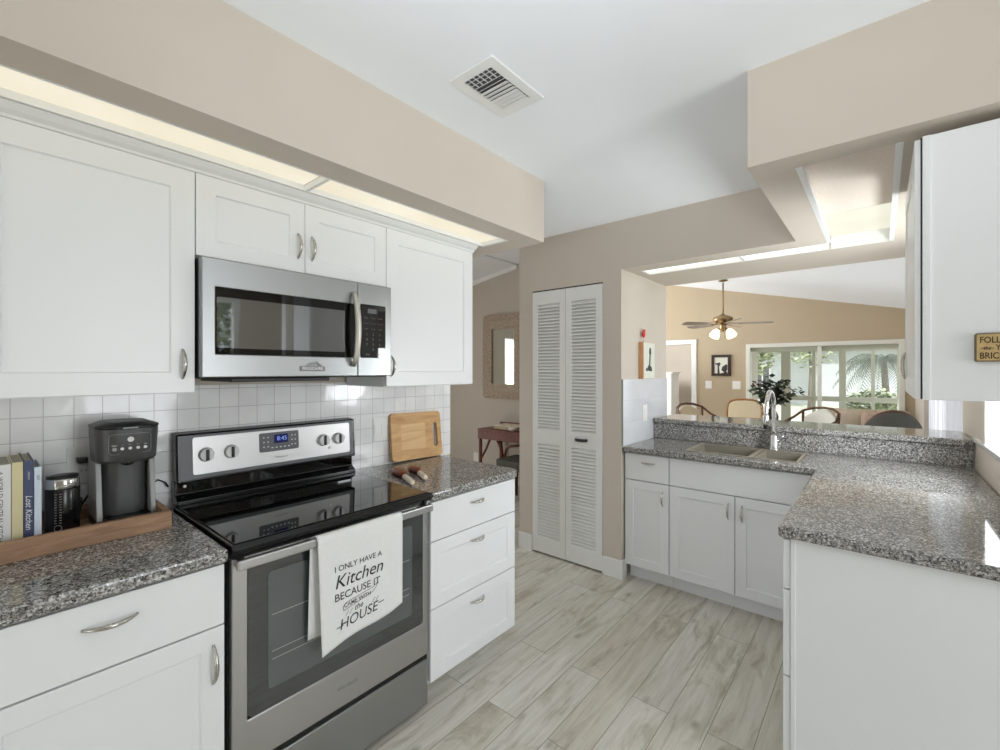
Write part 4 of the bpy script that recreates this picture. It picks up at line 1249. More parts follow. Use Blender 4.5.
MB().lathe((-1.885, 0.331, ZT + .195), [(0.010, 0), (0.016, 0.004), (0.020, 0.012)], 20).build('spout', 'black', cm, smooth=True)
FC = lambda u, v_, w_: (-1.8415 + w_ - (0.004 * max(0, (ZT + .30 - v_) / .074)), u, v_)
t = MB()
po = rrect(0.276, 0.384, ZT + .237, ZT + .302, 0.011, 6)
pi_ = rrect(0.2775, 0.3825, ZT + .2385, ZT + .3005, 0.0096, 6)
n = len(po)
for k in range(n):
    t.quad(FC(*po[k], .0006), FC(*po[(k + 1) % n], .0006), FC(*pi_[(k + 1) % n], .0006), FC(*pi_[k], .0006))
t.build('panel_outline', 'print_g', hd, normals=False)
def disc(mb, u, v_, r_, F_, w_=0.0, h=0.0015):
    mb.prism([(u + r_ * math.cos(2 * PI * k / 16), v_ + r_ * math.sin(2 * PI * k / 16)) for k in range(16)], F_, w_, w_ + h)
    return mb
for k, u in enumerate((0.291, 0.310, 0.330, 0.350, 0.369)):
    disc(MB(), u, ZT + .2545, 0.0048 if k else 0.006, FC).build('button', 'print_w' if k else 'greyp', hd)
disc(MB(), 0.331, ZT + .283, 0.0085, FC).build('badge', 'print_w', hd)
t = MB()
for u, s_ in ((0.291, 'BREW'), (0.310, '6oz'), (0.330, '8oz'), (0.350, '10oz'), (0.369, '12oz')):
    put_writing(t, s_, 0.0052, lambda x, y, u=u: FC(u + x, ZT + .2655 + y, .0007))
t.build('button_marks', 'print_w', hd, normals=False)

# outlet and cords behind the coffee maker
def plate(lab, F_, u, v_, hu, hv, cat, kind, parts=True):
    o = thing(cat.replace(' ', '_'), F_(u, v_ - hv, 0), lab, cat)
    MB().prism(rrect(u - hu, u + hu, v_ - hv, v_ + hv, 0.004), F_, 0.0002, 0.005).build('plate', 'white_p', o, bevel=0.0012)
    if kind == 'outlet':
        for dv in (-0.0195, 0.0195):
            rc = MB().prism(rrect(u - .0165, u + .0165, v_ + dv - .0135, v_ + dv + .0135, .006), F_, 0.005, 0.0065).build('socket', 'white_p', o)
            q = MB()
            for du in (-.006, .006):
                q.prism([(u + du - .001, v_ + dv - .004), (u + du + .001, v_ + dv - .004), (u + du + .001, v_ + dv + .004), (u + du - .001, v_ + dv + .004)], F_, 0.0065, 0.0068)
            q.build('slots', 'print_k', rc)
    elif kind == 'rocker':
        MB().prism(rrect(u - .0165, u + .0165, v_ - .033, v_ + .033, .002), F_, 0.005, 0.0075).build('rocker', 'white_p', o, bevel=0.001)
    elif kind == 'double':
        for du in (-.023, .023):
            MB().prism(rrect(u + du - .016, u + du + .016, v_ - .033, v_ + .033, .002), F_, 0.005, 0.0075).build('rocker', 'white_p', o, bevel=0.001)
    return o
FW = lambda u, v_, w_: (-2.094 + w_, u, v_)
plate('white double outlet plate on the tiles behind the coffee maker, black plug in it', FW, 0.248, 1.108, 0.042, 0.062, 'wall outlet', 'outlet')
plate('white switch plate on the tiles beside the cutting board', FW, 1.449, 1.110, 0.046, 0.064, 'light switch', 'double')
pc = thing('power_cord', (-2.07, 0.25, 1.0), 'black power cord with plug running from the outlet to the coffee maker', 'power cord')
MB().box(-2.086, -2.048, 0.228, 0.256, 1.118, 1.136).build('plug', 'black_plastic', pc, bevel=0.004)
MB().tube([(-2.05, 0.252, 1.127), (-2.04, 0.262, 1.11), (-2.043, 0.268, 1.07), (-2.045, 0.262, 1.02), (-2.052, 0.238, 0.98), (-2.05, 0.232, 0.955), (-2.05, 0.225, 0.945)], 0.0035, 8).build('cord', 'black_plastic', pc, smooth=True)
o = MB().tube([(-2.062, 0.222, 1.005), (-2.045, 0.228, 1.010), (-2.02, 0.236, 1.006), (-2.0, 0.228, 0.985), (-2.03, 0.224, 0.975), (-2.05, 0.234, 0.97), (-2.055, 0.236, 0.95)], 0.003, 8).build('power_cord', 'black_plastic', None, smooth=True)
tag(o, 'black looped cord between the canister and the coffee maker', 'power cord')
o = MB().tube([(-2.055, 0.432, 0.985), (-2.065, 0.432, 1.01), (-2.07, 0.452, 1.02), (-2.075, 0.476, 1.005), (-2.08, 0.486, 0.985)], 0.003, 8).build('power_cord', 'black_plastic', None, smooth=True)
tag(o, 'thin dark cord looping up between the tray and the range', 'power cord')

# ------------------------------------------------------------------ cutting board and servers, right of the range
cb_ = thing('cutting_board', (-2.07, 1.68, 0.9145), 'wooden cutting board leaning on the tiles, slot handle at its right', 'cutting board')
outer = rrect(-0.183, 0.183, 0.0, 0.268, 0.022, 6)
inner = rrect(0.118, 0.153, 0.060, 0.200, 0.016, 6)
mb = MB()
tb = 0.018
def T_(u, v_, w_):
    # leaning back and rolled a little anticlockwise
    a = math.radians(-1.2)
    uu, vv = u * math.cos(a) - v_ * math.sin(a), u * math.sin(a) + v_ * math.cos(a)
    ln = math.radians(7)
    return (-2.061 + (w_) * math.cos(ln) - vv * math.sin(ln) + 0.0, 1.688 + uu - 0.008, 0.919 + vv * math.cos(ln) + w_ * math.sin(ln))
n = len(outer)
L = {}
for nm_, pl in (('o', outer), ('i', inner)):
    for w_ in (0.0, tb):
        L[nm_, w_] = [mb.bm.verts.new(T_(u, v_, w_)) for u, v_ in pl]
for k in range(n):
    k2 = (k + 1) % n
    mb.bm.faces.new((L['o', 0.0][k], L['o', 0.0][k2], L['o', tb][k2], L['o', tb][k]))
    mb.bm.faces.new((L['i', 0.0][k], L['i', tb][k], L['i', tb][k2], L['i', 0.0][k2]))
    for w_ in (0.0, tb):
        mb.bm.faces.new((L['o', w_][k], L['o', w_][k2], L['i', w_][k2], L['i', w_][k]))
bo = mb.build('board', 'board', cb_, bevel=0.002)
mb = MB()
mb.prism([(-0.120, 0.062), (0.055, 0.056), (0.060, 0.206), (-0.115, 0.200)], T_, tb - .001, tb + .0004)
mb.build('inlay', M['board_in'] if 'board_in' in M else wood('pale_inlay', srgb(208, 164, 108), srgb(234, 198, 146), 1, 3.0, 0.5), bo)

def server(lab, hx, hy, ex, ey):
    o = thing('salad_server', ((hx + ex) / 2, (hy + ey) / 2, 0.9145), lab, 'salad server', 'salad servers by the cutting board')
    d = Vector((ex - hx, ey - hy, 0))
    L_ = d.length
    d.normalize()
    nrm = Vector((-d.y, d.x, 0))
    base = Vector((hx, hy, 0.9147))
    mb = MB()
    st = [(0.0, .010, .008), (.08, .024, .012), (.2, .033, .014), (.34, .029, .015), (.46, .017, .015), (.60, .012, .014)]
    rings = []
    for s_, hw, th in st:
        c_ = base + d * (s_ * L_)
        rings.append([mb.bm.verts.new(c_ + nrm * (hw * math.cos(2 * PI * k / 14)) + Vector((0, 0, th + th * math.sin(2 * PI * k / 14)))) for k in range(14)])
    for a, b_ in zip(rings, rings[1:]):
        for k in range(14):
            mb.bm.faces.new((a[k], a[(k + 1) % 14], b_[(k + 1) % 14], b_[k]))
    mb.bm.faces.new(rings[0][::-1])
    mb.bm.faces.new(rings[-1])
    mb.build('head', 'redwood', o, smooth=True)
    hl = MB()
    hl.tube([base + d * (L_ * s_) + Vector((0, 0, .0135)) for s_ in (.602, .7, .8, .9, .985, 1.0)], [.0135, .0135, .0135, .013, .012, .008], 12)
    hl.build('handle', 'cream', o, smooth=True)
server('red-brown wooden server with cream handle lying nearer the range', -1.905, 1.405, -1.595, 1.275)
server('red-brown wooden server with cream handle lying nearer the cutting board', -1.880, 1.495, -1.625, 1.375)

# ------------------------------------------------------------------ column: ornament box, ornament, switch
o = thing('box_print', (-1.335, 3.265, 1.372), 'small wood-edged box print with a dark drawing standing on the tile edge of the column', 'wall art')
MB().box(-1.354, -1.316, 3.163, 3.372, 1.3715, 1.640).build('wood_box', 'canvas_e', o, bevel=0.0015)
MB().box(-1.3158, -1.3145, 3.165, 3.370, 1.3735, 1.638).build('print', 'canvas', o)
t = MB()
FP = lambda u, v_, w_: (-1.3144 + w_, u, v_)
t.prism([(3.245, 1.43), (3.32, 1.425), (3.312, 1.455), (3.285, 1.47), (3.293, 1.55), (3.300, 1.56), (3.298, 1.59), (3.288, 1.602), (3.272, 1.602), (3.264, 1.585), (3.262, 1.56), (3.270, 1.55), (3.262, 1.48), (3.235, 1.455)], FP, 0.0, 0.0006)
t.prism([(3.20, 1.43), (3.24, 1.428), (3.232, 1.452), (3.208, 1.45)], FP, 0.0, 0.0006)
t.build('drawing', 'print_k', o)
o = thing('ornament', (-1.335, 3.21, 1.64), 'tiny red bird ornament on a thin wire above the box print', 'ornament')
MB().tube([(-1.335, 3.21, 1.6402), (-1.335, 3.212, 1.675)], 0.0015, 6).build('wire', 'brass', o)
b = MB().ball((-1.335, 3.212, 1.700), 0.012, 0.020, 0.026, 12, 8).ball((-1.335, 3.222, 1.726), 0.010, 0.013, 0.012, 10, 6)
b.build('body', 'red', o, smooth=True)
FT = lambda u, v_, w_: (-1.347 + w_, u, v_)
plate('white switch plate on the tiled column beside the sink', FT, 3.258, 1.115, 0.040, 0.062, 'light switch', 'rocker')

# ------------------------------------------------------------------ hall: mirror, desk, outlet
FH = lambda u, v_, w_: (u, 4.4 - w_, v_)
o = thing('mirror', (-3.67, 4.39, 1.08), 'tall mirror in a carved grey frame on the hall wall', 'mirror')
fo, fi = rrect(-4.015, -3.33, 1.075, 2.155, 0.05, 5), rrect(-3.86, -3.487, 1.262, 1.968, 0.004, 5)
mb = MB()
n = len(fo)
Ls = []
for pl, w_ in ((fo, .001), (fo, .025), ([(u * .55 + v_ * .45, a * .55 + b_ * .45) for (u, a), (v_, b_) in zip(fo, fi)], .045), (fi, .03), (fi, .001)):
    Ls.append([mb.bm.verts.new(FH(u, v_, w_)) for u, v_ in pl])
for a, b_ in zip(Ls, Ls[1:] + Ls[:1]):
    for k in range(n):
        mb.bm.faces.new((a[k], a[(k + 1) % n], b_[(k + 1) % n], b_[k]))
M['carved'] = mat('carved_grey_wood', srgb(170, 154, 138), 0.7, noise=0.3, scale=55, bump=1.0)
mb.build('frame', 'carved', o)
MB().prism(fi, FH, 0.004, 0.010).build('glass', 'mirror', o)
o = thing('desk', (-3.3, 4.15, 0), 'dark red-brown rattan desk under the hall mirror', 'desk')
MB().box(-3.69, -2.75, 3.93, 4.36, 0.715, 0.74).box(-3.69, -2.75, 3.93, 3.95, 0.62, 0.715).box(-3.69, -3.67, 3.95, 4.36, 0.62, 0.715).build('desk_top', 'cherry', o, bevel=0.004)
MB().box(-3.69, -2.75, 4.34, 4.362, 0.7405, 0.785).build('gallery', 'cherry', o, bevel=0.004)
for x in (-3.665, -2.775):
    for y in (3.955, 4.335):
        MB().tube([(x, y, 0), (x, y, .62)], 0.020, 10).build('leg', 'cherry', o, smooth=True)
for x, sx in ((-3.665, 1), (-2.775, -1)):
    MB().tube([(x, 3.955, 0.36), (x + sx * .09, 3.955, 0.50), (x + sx * .15, 3.955, 0.62)], 0.013, 8).build('brace', 'cherry', o, smooth=True)
MB().tube([(-3.33, 3.955, 0), (-3.33, 3.955, 0.45), (-3.345, 3.955, 0.55), (-3.39, 3.955, 0.62)], 0.022, 10).build('leg', 'cherry', o, smooth=True)
MB().tube([(-3.285, 3.955, 0), (-3.285, 3.955, 0.47), (-3.26, 3.955, 0.54), (-3.20, 3.955, 0.575), (-3.05, 3.955, 0.60)], 0.014, 8).build('brace', 'cherry', o, smooth=True)
o = thing('tray_box', (-3.3, 4.15, 0.74), 'low cream box lying on the hall desk', 'box')
MB().box(-3.52, -3.18, 4.03, 4.25, 0.7405, 0.775).build('box_body', 'uphol', o, bevel=0.003)
MB().box(-3.53, -3.17, 4.02, 4.26, 0.7755, 0.785).build('lid', 'cream', o, bevel=0.002)
o = thing('bowl', (-3.25, 3.98, 0.74), 'small white dish at the front of the hall desk', 'bowl')
MB().lathe((-3.20, 3.99, 0.7405), [(0.025, 0), (0.045, 0.02), (0.052, 0.04), (0.048, 0.04), (0.04, 0.02), (0.004, 0.008)], 20).build('dish', 'white_p', o, smooth=True)
plate('white outlet plate low on the hall wall, left of the desk', FH, -4.16, 0.27, 0.04, 0.06, 'wall outlet', 'outlet')
o = thing('stool', (-3.0, 3.9, 0), 'dark upholstered stool standing under the hall desk', 'stool')
MB().prism(rrect(-3.24, -2.86, 3.72, 4.10, 0.05), FLAT, 0.36, 0.46).build('seat', 'uphol_g', o, bevel=0.015)
for x in (-3.19, -2.91):
    for y in (3.77, 4.05):
        MB().tube([(x, y, 0), (x, y, .36)], [0.016, 0.022], 10).build('leg', 'walnut', o, smooth=True)

# ------------------------------------------------------------------ far wall: picture, switches
FF = lambda u, v_, w_: (u, 8.8 - w_, v_)
o = thing('picture', (-2.2, 8.79, 1.34), 'small dark framed picture on the tan far wall beside the window', 'picture')
mb = MB().slab([-2.365, -2.318, -2.092, -2.045], [1.337, 1.384, 1.673, 1.72], [[1, 1, 1], [1, 0, 1], [1, 1, 1]], 8.765, 8.799)
for q in mb.bm.verts:
    q.co = Vector((q.co.x, q.co.z, q.co.y))
mb.build('frame', 'frame_k', o, bevel=0.004)
pr = MB().box(-2.318, -2.092, 8.782, 8.799, 1.384, 1.673).build('print', 'canvas', o)
t = MB()
FPP = lambda u, v_, w_: (u, 8.7815 - w_, v_)
t.prism([(-2.265, 1.384), (-2.225, 1.384), (-2.238, 1.50), (-2.21, 1.56), (-2.23, 1.585), (-2.275, 1.565), (-2.305, 1.575), (-2.30, 1.55), (-2.262, 1.53)], FPP, 0.0, 0.001)
t.prism([(-2.185, 1.50), (-2.12, 1.55), (-2.10, 1.53), (-2.10, 1.45), (-2.14, 1.384), (-2.125, 1.384), (-2.20, 1.44)], FPP, 0.0, 0.001)
t.prism([(-2.20, 1.384), (-2.10, 1.384), (-2.10, 1.41), (-2.16, 1.40)], FPP, 0.0, 0.001)
t.build('drawing', 'print_k', pr)
plate('white switch plate on the far wall under the picture, nearer the doorway', FF, -2.42, 1.175, 0.055, 0.072, 'light switch', 'rocker')
plate('white switch plate on the far wall nearer the window', FF, -1.955, 1.175, 0.065, 0.072, 'light switch', 'double')

# ------------------------------------------------------------------ ceiling fan
fx, fy = -1.805, 7.3
o = thing('ceiling_fan', (fx, fy, 2.0), 'ceiling fan with brass motor, wooden blades and lit glass shades', 'ceiling fan')
zt = zd(fx)
MB().tube([(fx, fy, 2.26), (fx, fy, zt - .05)], 0.011, 10).build('downrod', 'brass', o, smooth=True)
MB().lathe((fx, fy, zt - .035), [(0.03, 0), (0.06, 0.01), (0.07, 0.02)], 20).build('canopy', 'brass', o, smooth=True)
MB().lathe((fx, fy, 2.13), [(0.05, 0), (0.10, 0.02), (0.135, 0.06), (0.135, 0.10), (0.06, 0.13), (0.03, 0.15)], 28).build('motor', 'brass', o, smooth=True)
MB().lathe((fx, fy, 2.02), [(0.03, 0), (0.045, 0.02), (0.045, 0.09), (0.05, 0.109)], 20).build('switch_housing', 'brass', o, smooth=True)
for k in range(5):
    a = math.radians(12 + 72 * k)
    ca, sa = math.cos(a), math.sin(a)
    R3 = lambda r_, s_, z: (fx + r_ * ca - s_ * sa, fy + r_ * sa + s_ * ca, z)
    bl_ = MB()
    out = [(0.20, -.045), (0.58, -.065), (0.635, -.05), (0.65, 0), (0.635, .05), (0.58, .065), (0.20, .045)]
    bl_.prism(out, lambda u, v_, w_: R3(u, v_, 2.128 + w_ + v_ * 0.26), 0, 0.008)
    bo_ = bl_.build('blade', 'blade', o)
    ib = MB()
    ib.prism([(0.09, -.018), (0.17, -.03), (0.26, -.03), (0.26, .03), (0.17, .03), (0.09, .018)], lambda u, v_, w_: R3(u, v_, 2.1375 + w_ + v_ * 0.26), 0, 0.005)
    ib.build('blade_iron', 'brass', bo_)
for k in range(4):
    a = math.radians(59 + 90 * k)
    dx, dy = math.cos(a), math.sin(a)
    MB().tube([(fx + dx * .04, fy + dy * .04, 2.05), (fx + dx * .09, fy + dy * .09, 2.06), (fx + dx * .11, fy + dy * .11, 2.04)], 0.009, 8).build('arm', 'brass', o, smooth=True)
    sh = MB()
    ax_ = Vector((dx * .55, dy * .55, -0.83)).normalized()
    p0 = Vector((fx + dx * .105, fy + dy * .105, 2.045))
    sh.tube([p0 + ax_ * s_ for s_ in (0, .02, .05, .09, .12)], [.026, .042, .058, .066, .072], 18)
    sh.build('lamp_shade', 'shade', o, smooth=True)
MB().tube([(fx + .03, fy - .03, 2.02), (fx + .03, fy - .03, 1.90)], 0.002, 6).build('pull_chain', 'brass', o)

# ------------------------------------------------------------------ dining furniture
o = thing('dining_table', (-1.38, 6.75, 0), 'round golden wood dining table behind the bar ledge', 'dining table')
MB().lathe((-1.38, 6.75, 0.72), [(0.50, 0), (0.56, 0.008), (0.56, 0.026), (0.55, 0.03)], 40).build('table_top', 'oak', o)
MB().lathe((-1.38, 6.75, 0.06), [(0.10, 0), (0.06, 0.08), (0.05, 0.4), (0.09, 0.6), (0.2, 0.655)], 20).build('pedestal', 'oak', o, smooth=True)
MB().lathe((-1.38, 6.75, 0.0), [(0.30, 0), (0.30, 0.03), (0.12, 0.06)], 28).build('base', 'oak', o)

def leaf_mass(name, m_, parent, pts, size, droop=0.3):
    mb = MB()
    bm = mb.bm
    for p, s_ in pts:
        a = random.uniform(0, 2 * PI)
        e = random.uniform(-0.5, 0.9)
        d = Vector((math.cos(a) * math.cos(e), math.sin(a) * math.cos(e), math.sin(e)))
        sd = d.cross(Vector((0, 0, 1)))
        if sd.length < .01: sd = Vector((1, 0, 0))
        sd.normalize()
        up = sd.cross(d)
        L_ = size * s_
        W_ = L_ * 0.36
        c_ = Vector(p)
        v = [c_, c_ + d * L_ * .5 + sd * W_ - up * L_ * .05, c_ + d * L_ - up * L_ * droop * .6, c_ + d * L_ * .5 - sd * W_ - up * L_ * .05, c_ + d * L_ * .5 + up * L_ * .04]
        vs = [bm.verts.new(q) for q in v]
        bm.faces.new((vs[0], vs[1], vs[4]))
        bm.faces.new((vs[1], vs[2], vs[4]))
        bm.faces.new((vs[2], vs[3], vs[4]))
        bm.faces.new((vs[3], vs[0], vs[4]))
    return mb.build(name, m_, parent, normals=False)

vx, vy = -1.04, 6.45
o = thing('potted_plant', (vx, vy, 0.75), 'leafy dark plant in a dark vase on the dining table, behind the faucet', 'plant')
MB().lathe((vx, vy, 0.7505), [(0.05, 0), (0.075, 0.05), (0.08, 0.12), (0.05, 0.19), (0.055, 0.21)], 24).build('vase', 'vase', o, smooth=True)
pts = []
stems = MB()
for k in range(24):
    a = random.uniform(0, 2 * PI)
    l_ = random.uniform(.30, .46)
    sp_ = random.uniform(.05, .34)
    tip = Vector((vx + math.cos(a) * sp_, vy + math.sin(a) * sp_, .95 + l_ * (1.0 - sp_ * .9)))
    b0 = Vector((vx, vy, .95))
    stems.tube([b0, b0.lerp(tip, .5) + Vector((0, 0, .03)), tip], .003, 5)
    for j in range(15):
        q = b0.lerp(tip, random.uniform(.25, 1.0))
        pts.append((q + Vector((random.uniform(-.03, .03), random.uniform(-.03, .03), random.uniform(-.02, .02))), random.uniform(.7, 1.2)))
stems.build('stems', 'leaf', o)
leaf_mass('foliage', 'leaf', o, pts, 0.085)
b = MB()
for k in range(9):
    q = random.choice(pts)[0]
    b.ball(q + Vector((0, -.02, 0)), .014, .014, .014, 8, 6)
M['berry'] = mat('dusky_flower', srgb(120, 62, 66), 0.6, noise=0.2)
b.build('blossoms', 'berry', o)

def dining_chair(loc, rz, lab):
    """rounded wooden frame around a cream padded back; faces +y before turning"""
    o = thing('dining_chair', (0, 0, 0), lab, 'chair', 'chairs around the dining table')
    MB().prism(rrect(-.24, .24, -.22, .23, .06), FLAT, .42, .49).build('seat', 'uphol', o, bevel=0.02)
    fr = MB()
    arcp = [(-.25, -.215, .40), (-.262, -.225, .70), (-.255, -.245, .86), (-.215, -.255, .925), (-.12, -.262, .955), (0, -.265, .962), (.12, -.262, .955), (.215, -.255, .925), (.255, -.245, .86), (.262, -.225, .70), (.25, -.215, .40)]
    fr.tube(arcp, .017, 10, up=None)
    fr.build('back_frame', 'oak', o, smooth=True)
    MB().prism([(-.238, .60), (.238, .60), (.242, .80), (.225, .88), (.17, .925), (0, .945), (-.17, .925), (-.225, .88), (-.242, .80)], lambda u, v_, w_: (u, -.222 - (v_ - .6) * .12 + w_, v_), -.022, .022).build('back_pad', 'uphol', o, bevel=0.008)
    MB().tube([(-.26, -.222, .655), (0, -.23, .66), (.26, -.222, .655)], .011, 8).build('cross_rail', 'redwood', o, smooth=True)
    for x in (-.20, .20):
        for y in (-.19, .19):
            MB().tube([(x * 1.06, y * 1.08, 0), (x, y, .42)], [.014, .020], 8).build('leg', 'oak', o, smooth=True)
    o.location, o.rotation_euler = loc, (0, 0, rz)
    return o
dining_chair((-1.70, 7.95, 0), PI, 'cream padded dining chair with curved wooden back, beyond the dining table')

def rattan_chair(loc, rz, lab, pad, cane):
    """bent cane armchair with a rounded back and crossed canes under the rail; faces +y before turning"""
    o = thing('rattan_chair', (0, 0, 0), lab, 'chair', 'cane armchairs beyond the bar')
    MB().prism(rrect(-.29, .29, -.26, .30, .07), FLAT, .38, .47).build('seat_pad', pad, o, bevel=0.025)
    rail = [(-.31, .26, .64), (-.33, .05, .68), (-.325, -.16, .76), (-.27, -.27, .86), (-.14, -.33, .905), (0, -.345, .915), (.14, -.33, .905), (.27, -.27, .86), (.325, -.16, .76), (.33, .05, .68), (.31, .26, .64)]
    MB().tube(rail, .017, 10).build('top_rail', cane, o, smooth=True)
    MB().grid(lambda a, b_: ((-.25 + .5 * a), -.255 - .07 * math.sin(PI * a) - .03 * b_, .47 + (.30 + .12 * math.sin(PI * a)) * b_), 14, 6).build('back_pad', pad, o, smooth=True, normals=False).modifiers.new('t', 'SOLIDIFY').thickness = 0.03
    for s_ in (-1, 1):
        MB().tube([(s_ * .31, .26, .64), (s_ * .30, .25, .45), (s_ * .29, .27, 0)], .017, 8).build('leg', cane, o, smooth=True)
        MB().tube([(s_ * .27, -.27, .86), (s_ * .26, -.25, .45), (s_ * .26, -.30, 0)], .017, 8).build('leg', cane, o, smooth=True)
        MB().tube([(s_ * .325, .20, .65), (s_ * .31, .0, .48), (s_ * .30, -.2, .40)], .010, 8).build('brace', cane, o, smooth=True)
        MB().tube([(s_ * .328, -.12, .74), (s_ * .31, .04, .50), (s_ * .30, .20, .42)], .010, 8).build('brace', cane, o, smooth=True)
        MB().tube([(s_ * .30, -.27, .42), (s_ * .30, .27, .42)], .013, 8).build('seat_rail', cane, o, smooth=True)
    o.location, o.rotation_euler = loc, (0, 0, rz)
    return o
rattan_chair((-2.03, 7.15, 0), -2.0, 'cane armchair with crossed canes left of the dining table, by the doorway', 'uphol', 'walnut')
rattan_chair((-0.80, 7.40, 0), 2.5, 'dark cane armchair with pale cushions right of the dining plant', 'uphol_w', 'walnut')

def round_chair(loc, rz, lab):
    o = thing('tub_chair', (0, 0, 0), lab, 'chair')
    n = 22
    ro = [(.29 * math.cos(PI + PI * k / n), .29 * math.sin(PI + PI * k / n)) for k in range(n + 1)]
    ri = [(.22 * math.cos(2 * PI - PI * k / n), .22 * math.sin(2 * PI - PI * k / n)) for k in range(n + 1)]
    mb = MB()
    def topz(k): return .66 + .30 * math.sin(PI * k / n)
    lo = [[mb.bm.verts.new((x, y, .10)) for x, y in ro], [mb.bm.verts.new((x * .75, y * .75, .10)) for x, y in ro]]
    hi = [[mb.bm.verts.new((x, y, topz(k))) for k, (x, y) in enumerate(ro)], [mb.bm.verts.new((x * .75, y * .75, topz(k))) for k, (x, y) in enumerate(ro)]]
    for k in range(n):
        mb.bm.faces.new((lo[0][k], lo[0][k + 1], hi[0][k + 1], hi[0][k]))
        mb.bm.faces.new((lo[1][k + 1], lo[1][k], hi[1][k], hi[1][k + 1]))
        mb.bm.faces.new((hi[0][k], hi[0][k + 1], hi[1][k + 1], hi[1][k]))
        mb.bm.faces.new((lo[0][k + 1], lo[0][k], lo[1][k], lo[1][k + 1]))
    for k in (0, n):
        mb.bm.faces.new((lo[0][k], hi[0][k], hi[1][k], lo[1][k]))
    mb.build('back', 'uphol_g', o, bevel=0.012)
    MB().tube([(x * .875, y * .875, topz(k) + .006) for k, (x, y) in enumerate(ro)], .020, 8).build('welt', 'walnut', o, smooth=True)
    MB().prism(rrect(-.215, .215, -.205, .27, .08), FLAT, .28, .44).build('seat', 'uphol_g', o, bevel=0.03)
    for x in (-.17, .17):
        for y in (-.17, .19):
            MB().tube([(x, y, 0), (x, y, .28)], [.014, .02], 8).build('leg', 'walnut', o, smooth=True)
    o.location, o.rotation_euler = loc, (0, 0, rz)
round_chair((0.085, 7.0, 0), 0.15, 'grey tub chair with rounded back at the right end of the bar, by the blinds')

o = thing('sofa', (-0.15, 8.05, 0), 'tan sofa under the far window with loose cushions', 'sofa')
MB().box(-.62, .32, 7.75, 8.5, .12, .42).build('seat_base', 'sofa', o, bevel=0.03)
MB().box(-.62, .32, 8.35, 8.60, .425, .86).build('backrest', 'sofa', o, bevel=0.05)
for x0 in (-.64, .20):
    MB().box(x0, x0 + .14, 7.75, 8.34, .425, .64).build('armrest', 'sofa', o, bevel=0.04)
for x in (-.56, .26):
    for y in (7.8, 8.5):
        MB().box(x - .03, x + .03, y - .03, y + .03, 0, .12).build('leg', 'walnut', o)
for i, (cx_, cy_, rz_, m_, lab) in enumerate(((-.28, 8.08, .05, 'sofa', 'tan loose cushion on the left side of the sofa'), (.02, 7.93, -.1, 'throw', 'brown loose cushion on the right side of the sofa'))):
    mb = MB().grid(lambda a, b_: ((a - .5) * .46, 0.07 * (math.sin(PI * a) * math.sin(PI * b_)) ** .5, b_ * .44), 12, 12)
    mb.grid(lambda a, b_: ((.5 - a) * .46, -0.07 * (math.sin(PI * a) * math.sin(PI * b_)) ** .5, b_ * .44), 12, 12)
    bmesh.ops.remove_doubles(mb.bm, verts=mb.bm.verts, dist=.0005)
    q = mb.build('cushion', m_, smooth=True)
    q.location, q.rotation_euler = (cx_, cy_, .435), (-.10, 0, rz_)
    tag(q, lab, 'cushion', 'sofa cushions')

# white cupboard at the far doorway
o = thing('cupboard', (-3.10, 8.2, 0), 'white cupboard standing before the far doorway, beside the column', 'cupboard')
MB().box(-3.40, -2.83, 8.05, 8.42, 0.04, 1.38).build('carcass', 'trim', o, bevel=0.003)
MB().box(-3.42, -2.81, 8.03, 8.44, 1.3805, 1.41).build('top', 'trim', o, bevel=0.004)
MB().box(-3.38, -2.85, 8.07, 8.40, 0, 0.04).build('plinth', 'trim', o)
for x0, x1 in ((-3.395, -3.118), (-3.112, -2.835)):
    d = shaker(lambda u, v_, w_: (u, 8.03 - w_, v_), x0, x1, .06, 1.37).build('door', 'trim', o)
    MB().lathe((x1 - .03 if x0 < -3.2 else x0 + .03, 8.012, .78), [(.012, 0), (.008, .012), (.008, .018)], 12, axis=1).build('knob', 'nickel', d, smooth=True)

# vertical blinds of the sliding door
vb = thing('vertical_blind', (0.43, 5.5, 0.02), 'white vertical slat blinds along the right wall of the dining side', 'blind')
MB().box(0.39, 0.475, 3.905, 7.095, 2.0, 2.045).build('head_rail', 'white_p', vb)
y = 3.96
k = 0
while y < 7.08:
    a = math.radians((74, 40, 78, 66)[k % 4] if k < 14 else random.uniform(8, 30))
    hx, hy = 0.044 * math.sin(a), 0.044 * math.cos(a)
    c_ = MB()
    c_.prism([(0.432 - hx, y - hy), (0.432 - hx + .002, y - hy - .001), (0.432 + hx + .002, y + hy - .001), (0.432 + hx, y + hy)], FLAT, 0.02, 1.998)
    c_.build('slat', 'blind', vb)
    y += 0.085
    k += 1

# ------------------------------------------------------------------ outdoors
struct('lawn', MB().box(-30, 30, 9.0, 60, -0.25, -0.15).box(0.55, 30, -12, 9.0, -0.25, -0.15).box(-30, 0.55, -12, -3.2, -0.25, -0.15), 'lawn')
struct('floor_lanai', MB().box(-6.0, 0.9, 8.95, 11.7, -0.15, -0.02), 'quartz')
o = thing('screen_enclosure', (-0.6, 11.5, -0.02), 'sage framed screen enclosure outside the far window', 'screen enclosure')
for x, hw in ((-2.3, .05), (-1.575, .085), (-1.073, .028), (-0.594, .055), (-0.116, .028), (0.33, .09)):
    MB().box(x - hw, x + hw, 11.45, 11.55, -0.02, 2.3).build('post', 'sage', o)
MB().box(-2.6, .6, 11.46, 11.54, 0.80, 0.90).build('mid_rail', 'sage', o)
MB().box(-2.6, .6, 11.46, 11.54, 1.835, 2.3).build('top_beam', 'sage', o)
struct('ceiling_lanai', MB().box(-2.6, 0.9, 8.96, 11.6, 2.3, 2.36), 'trim')
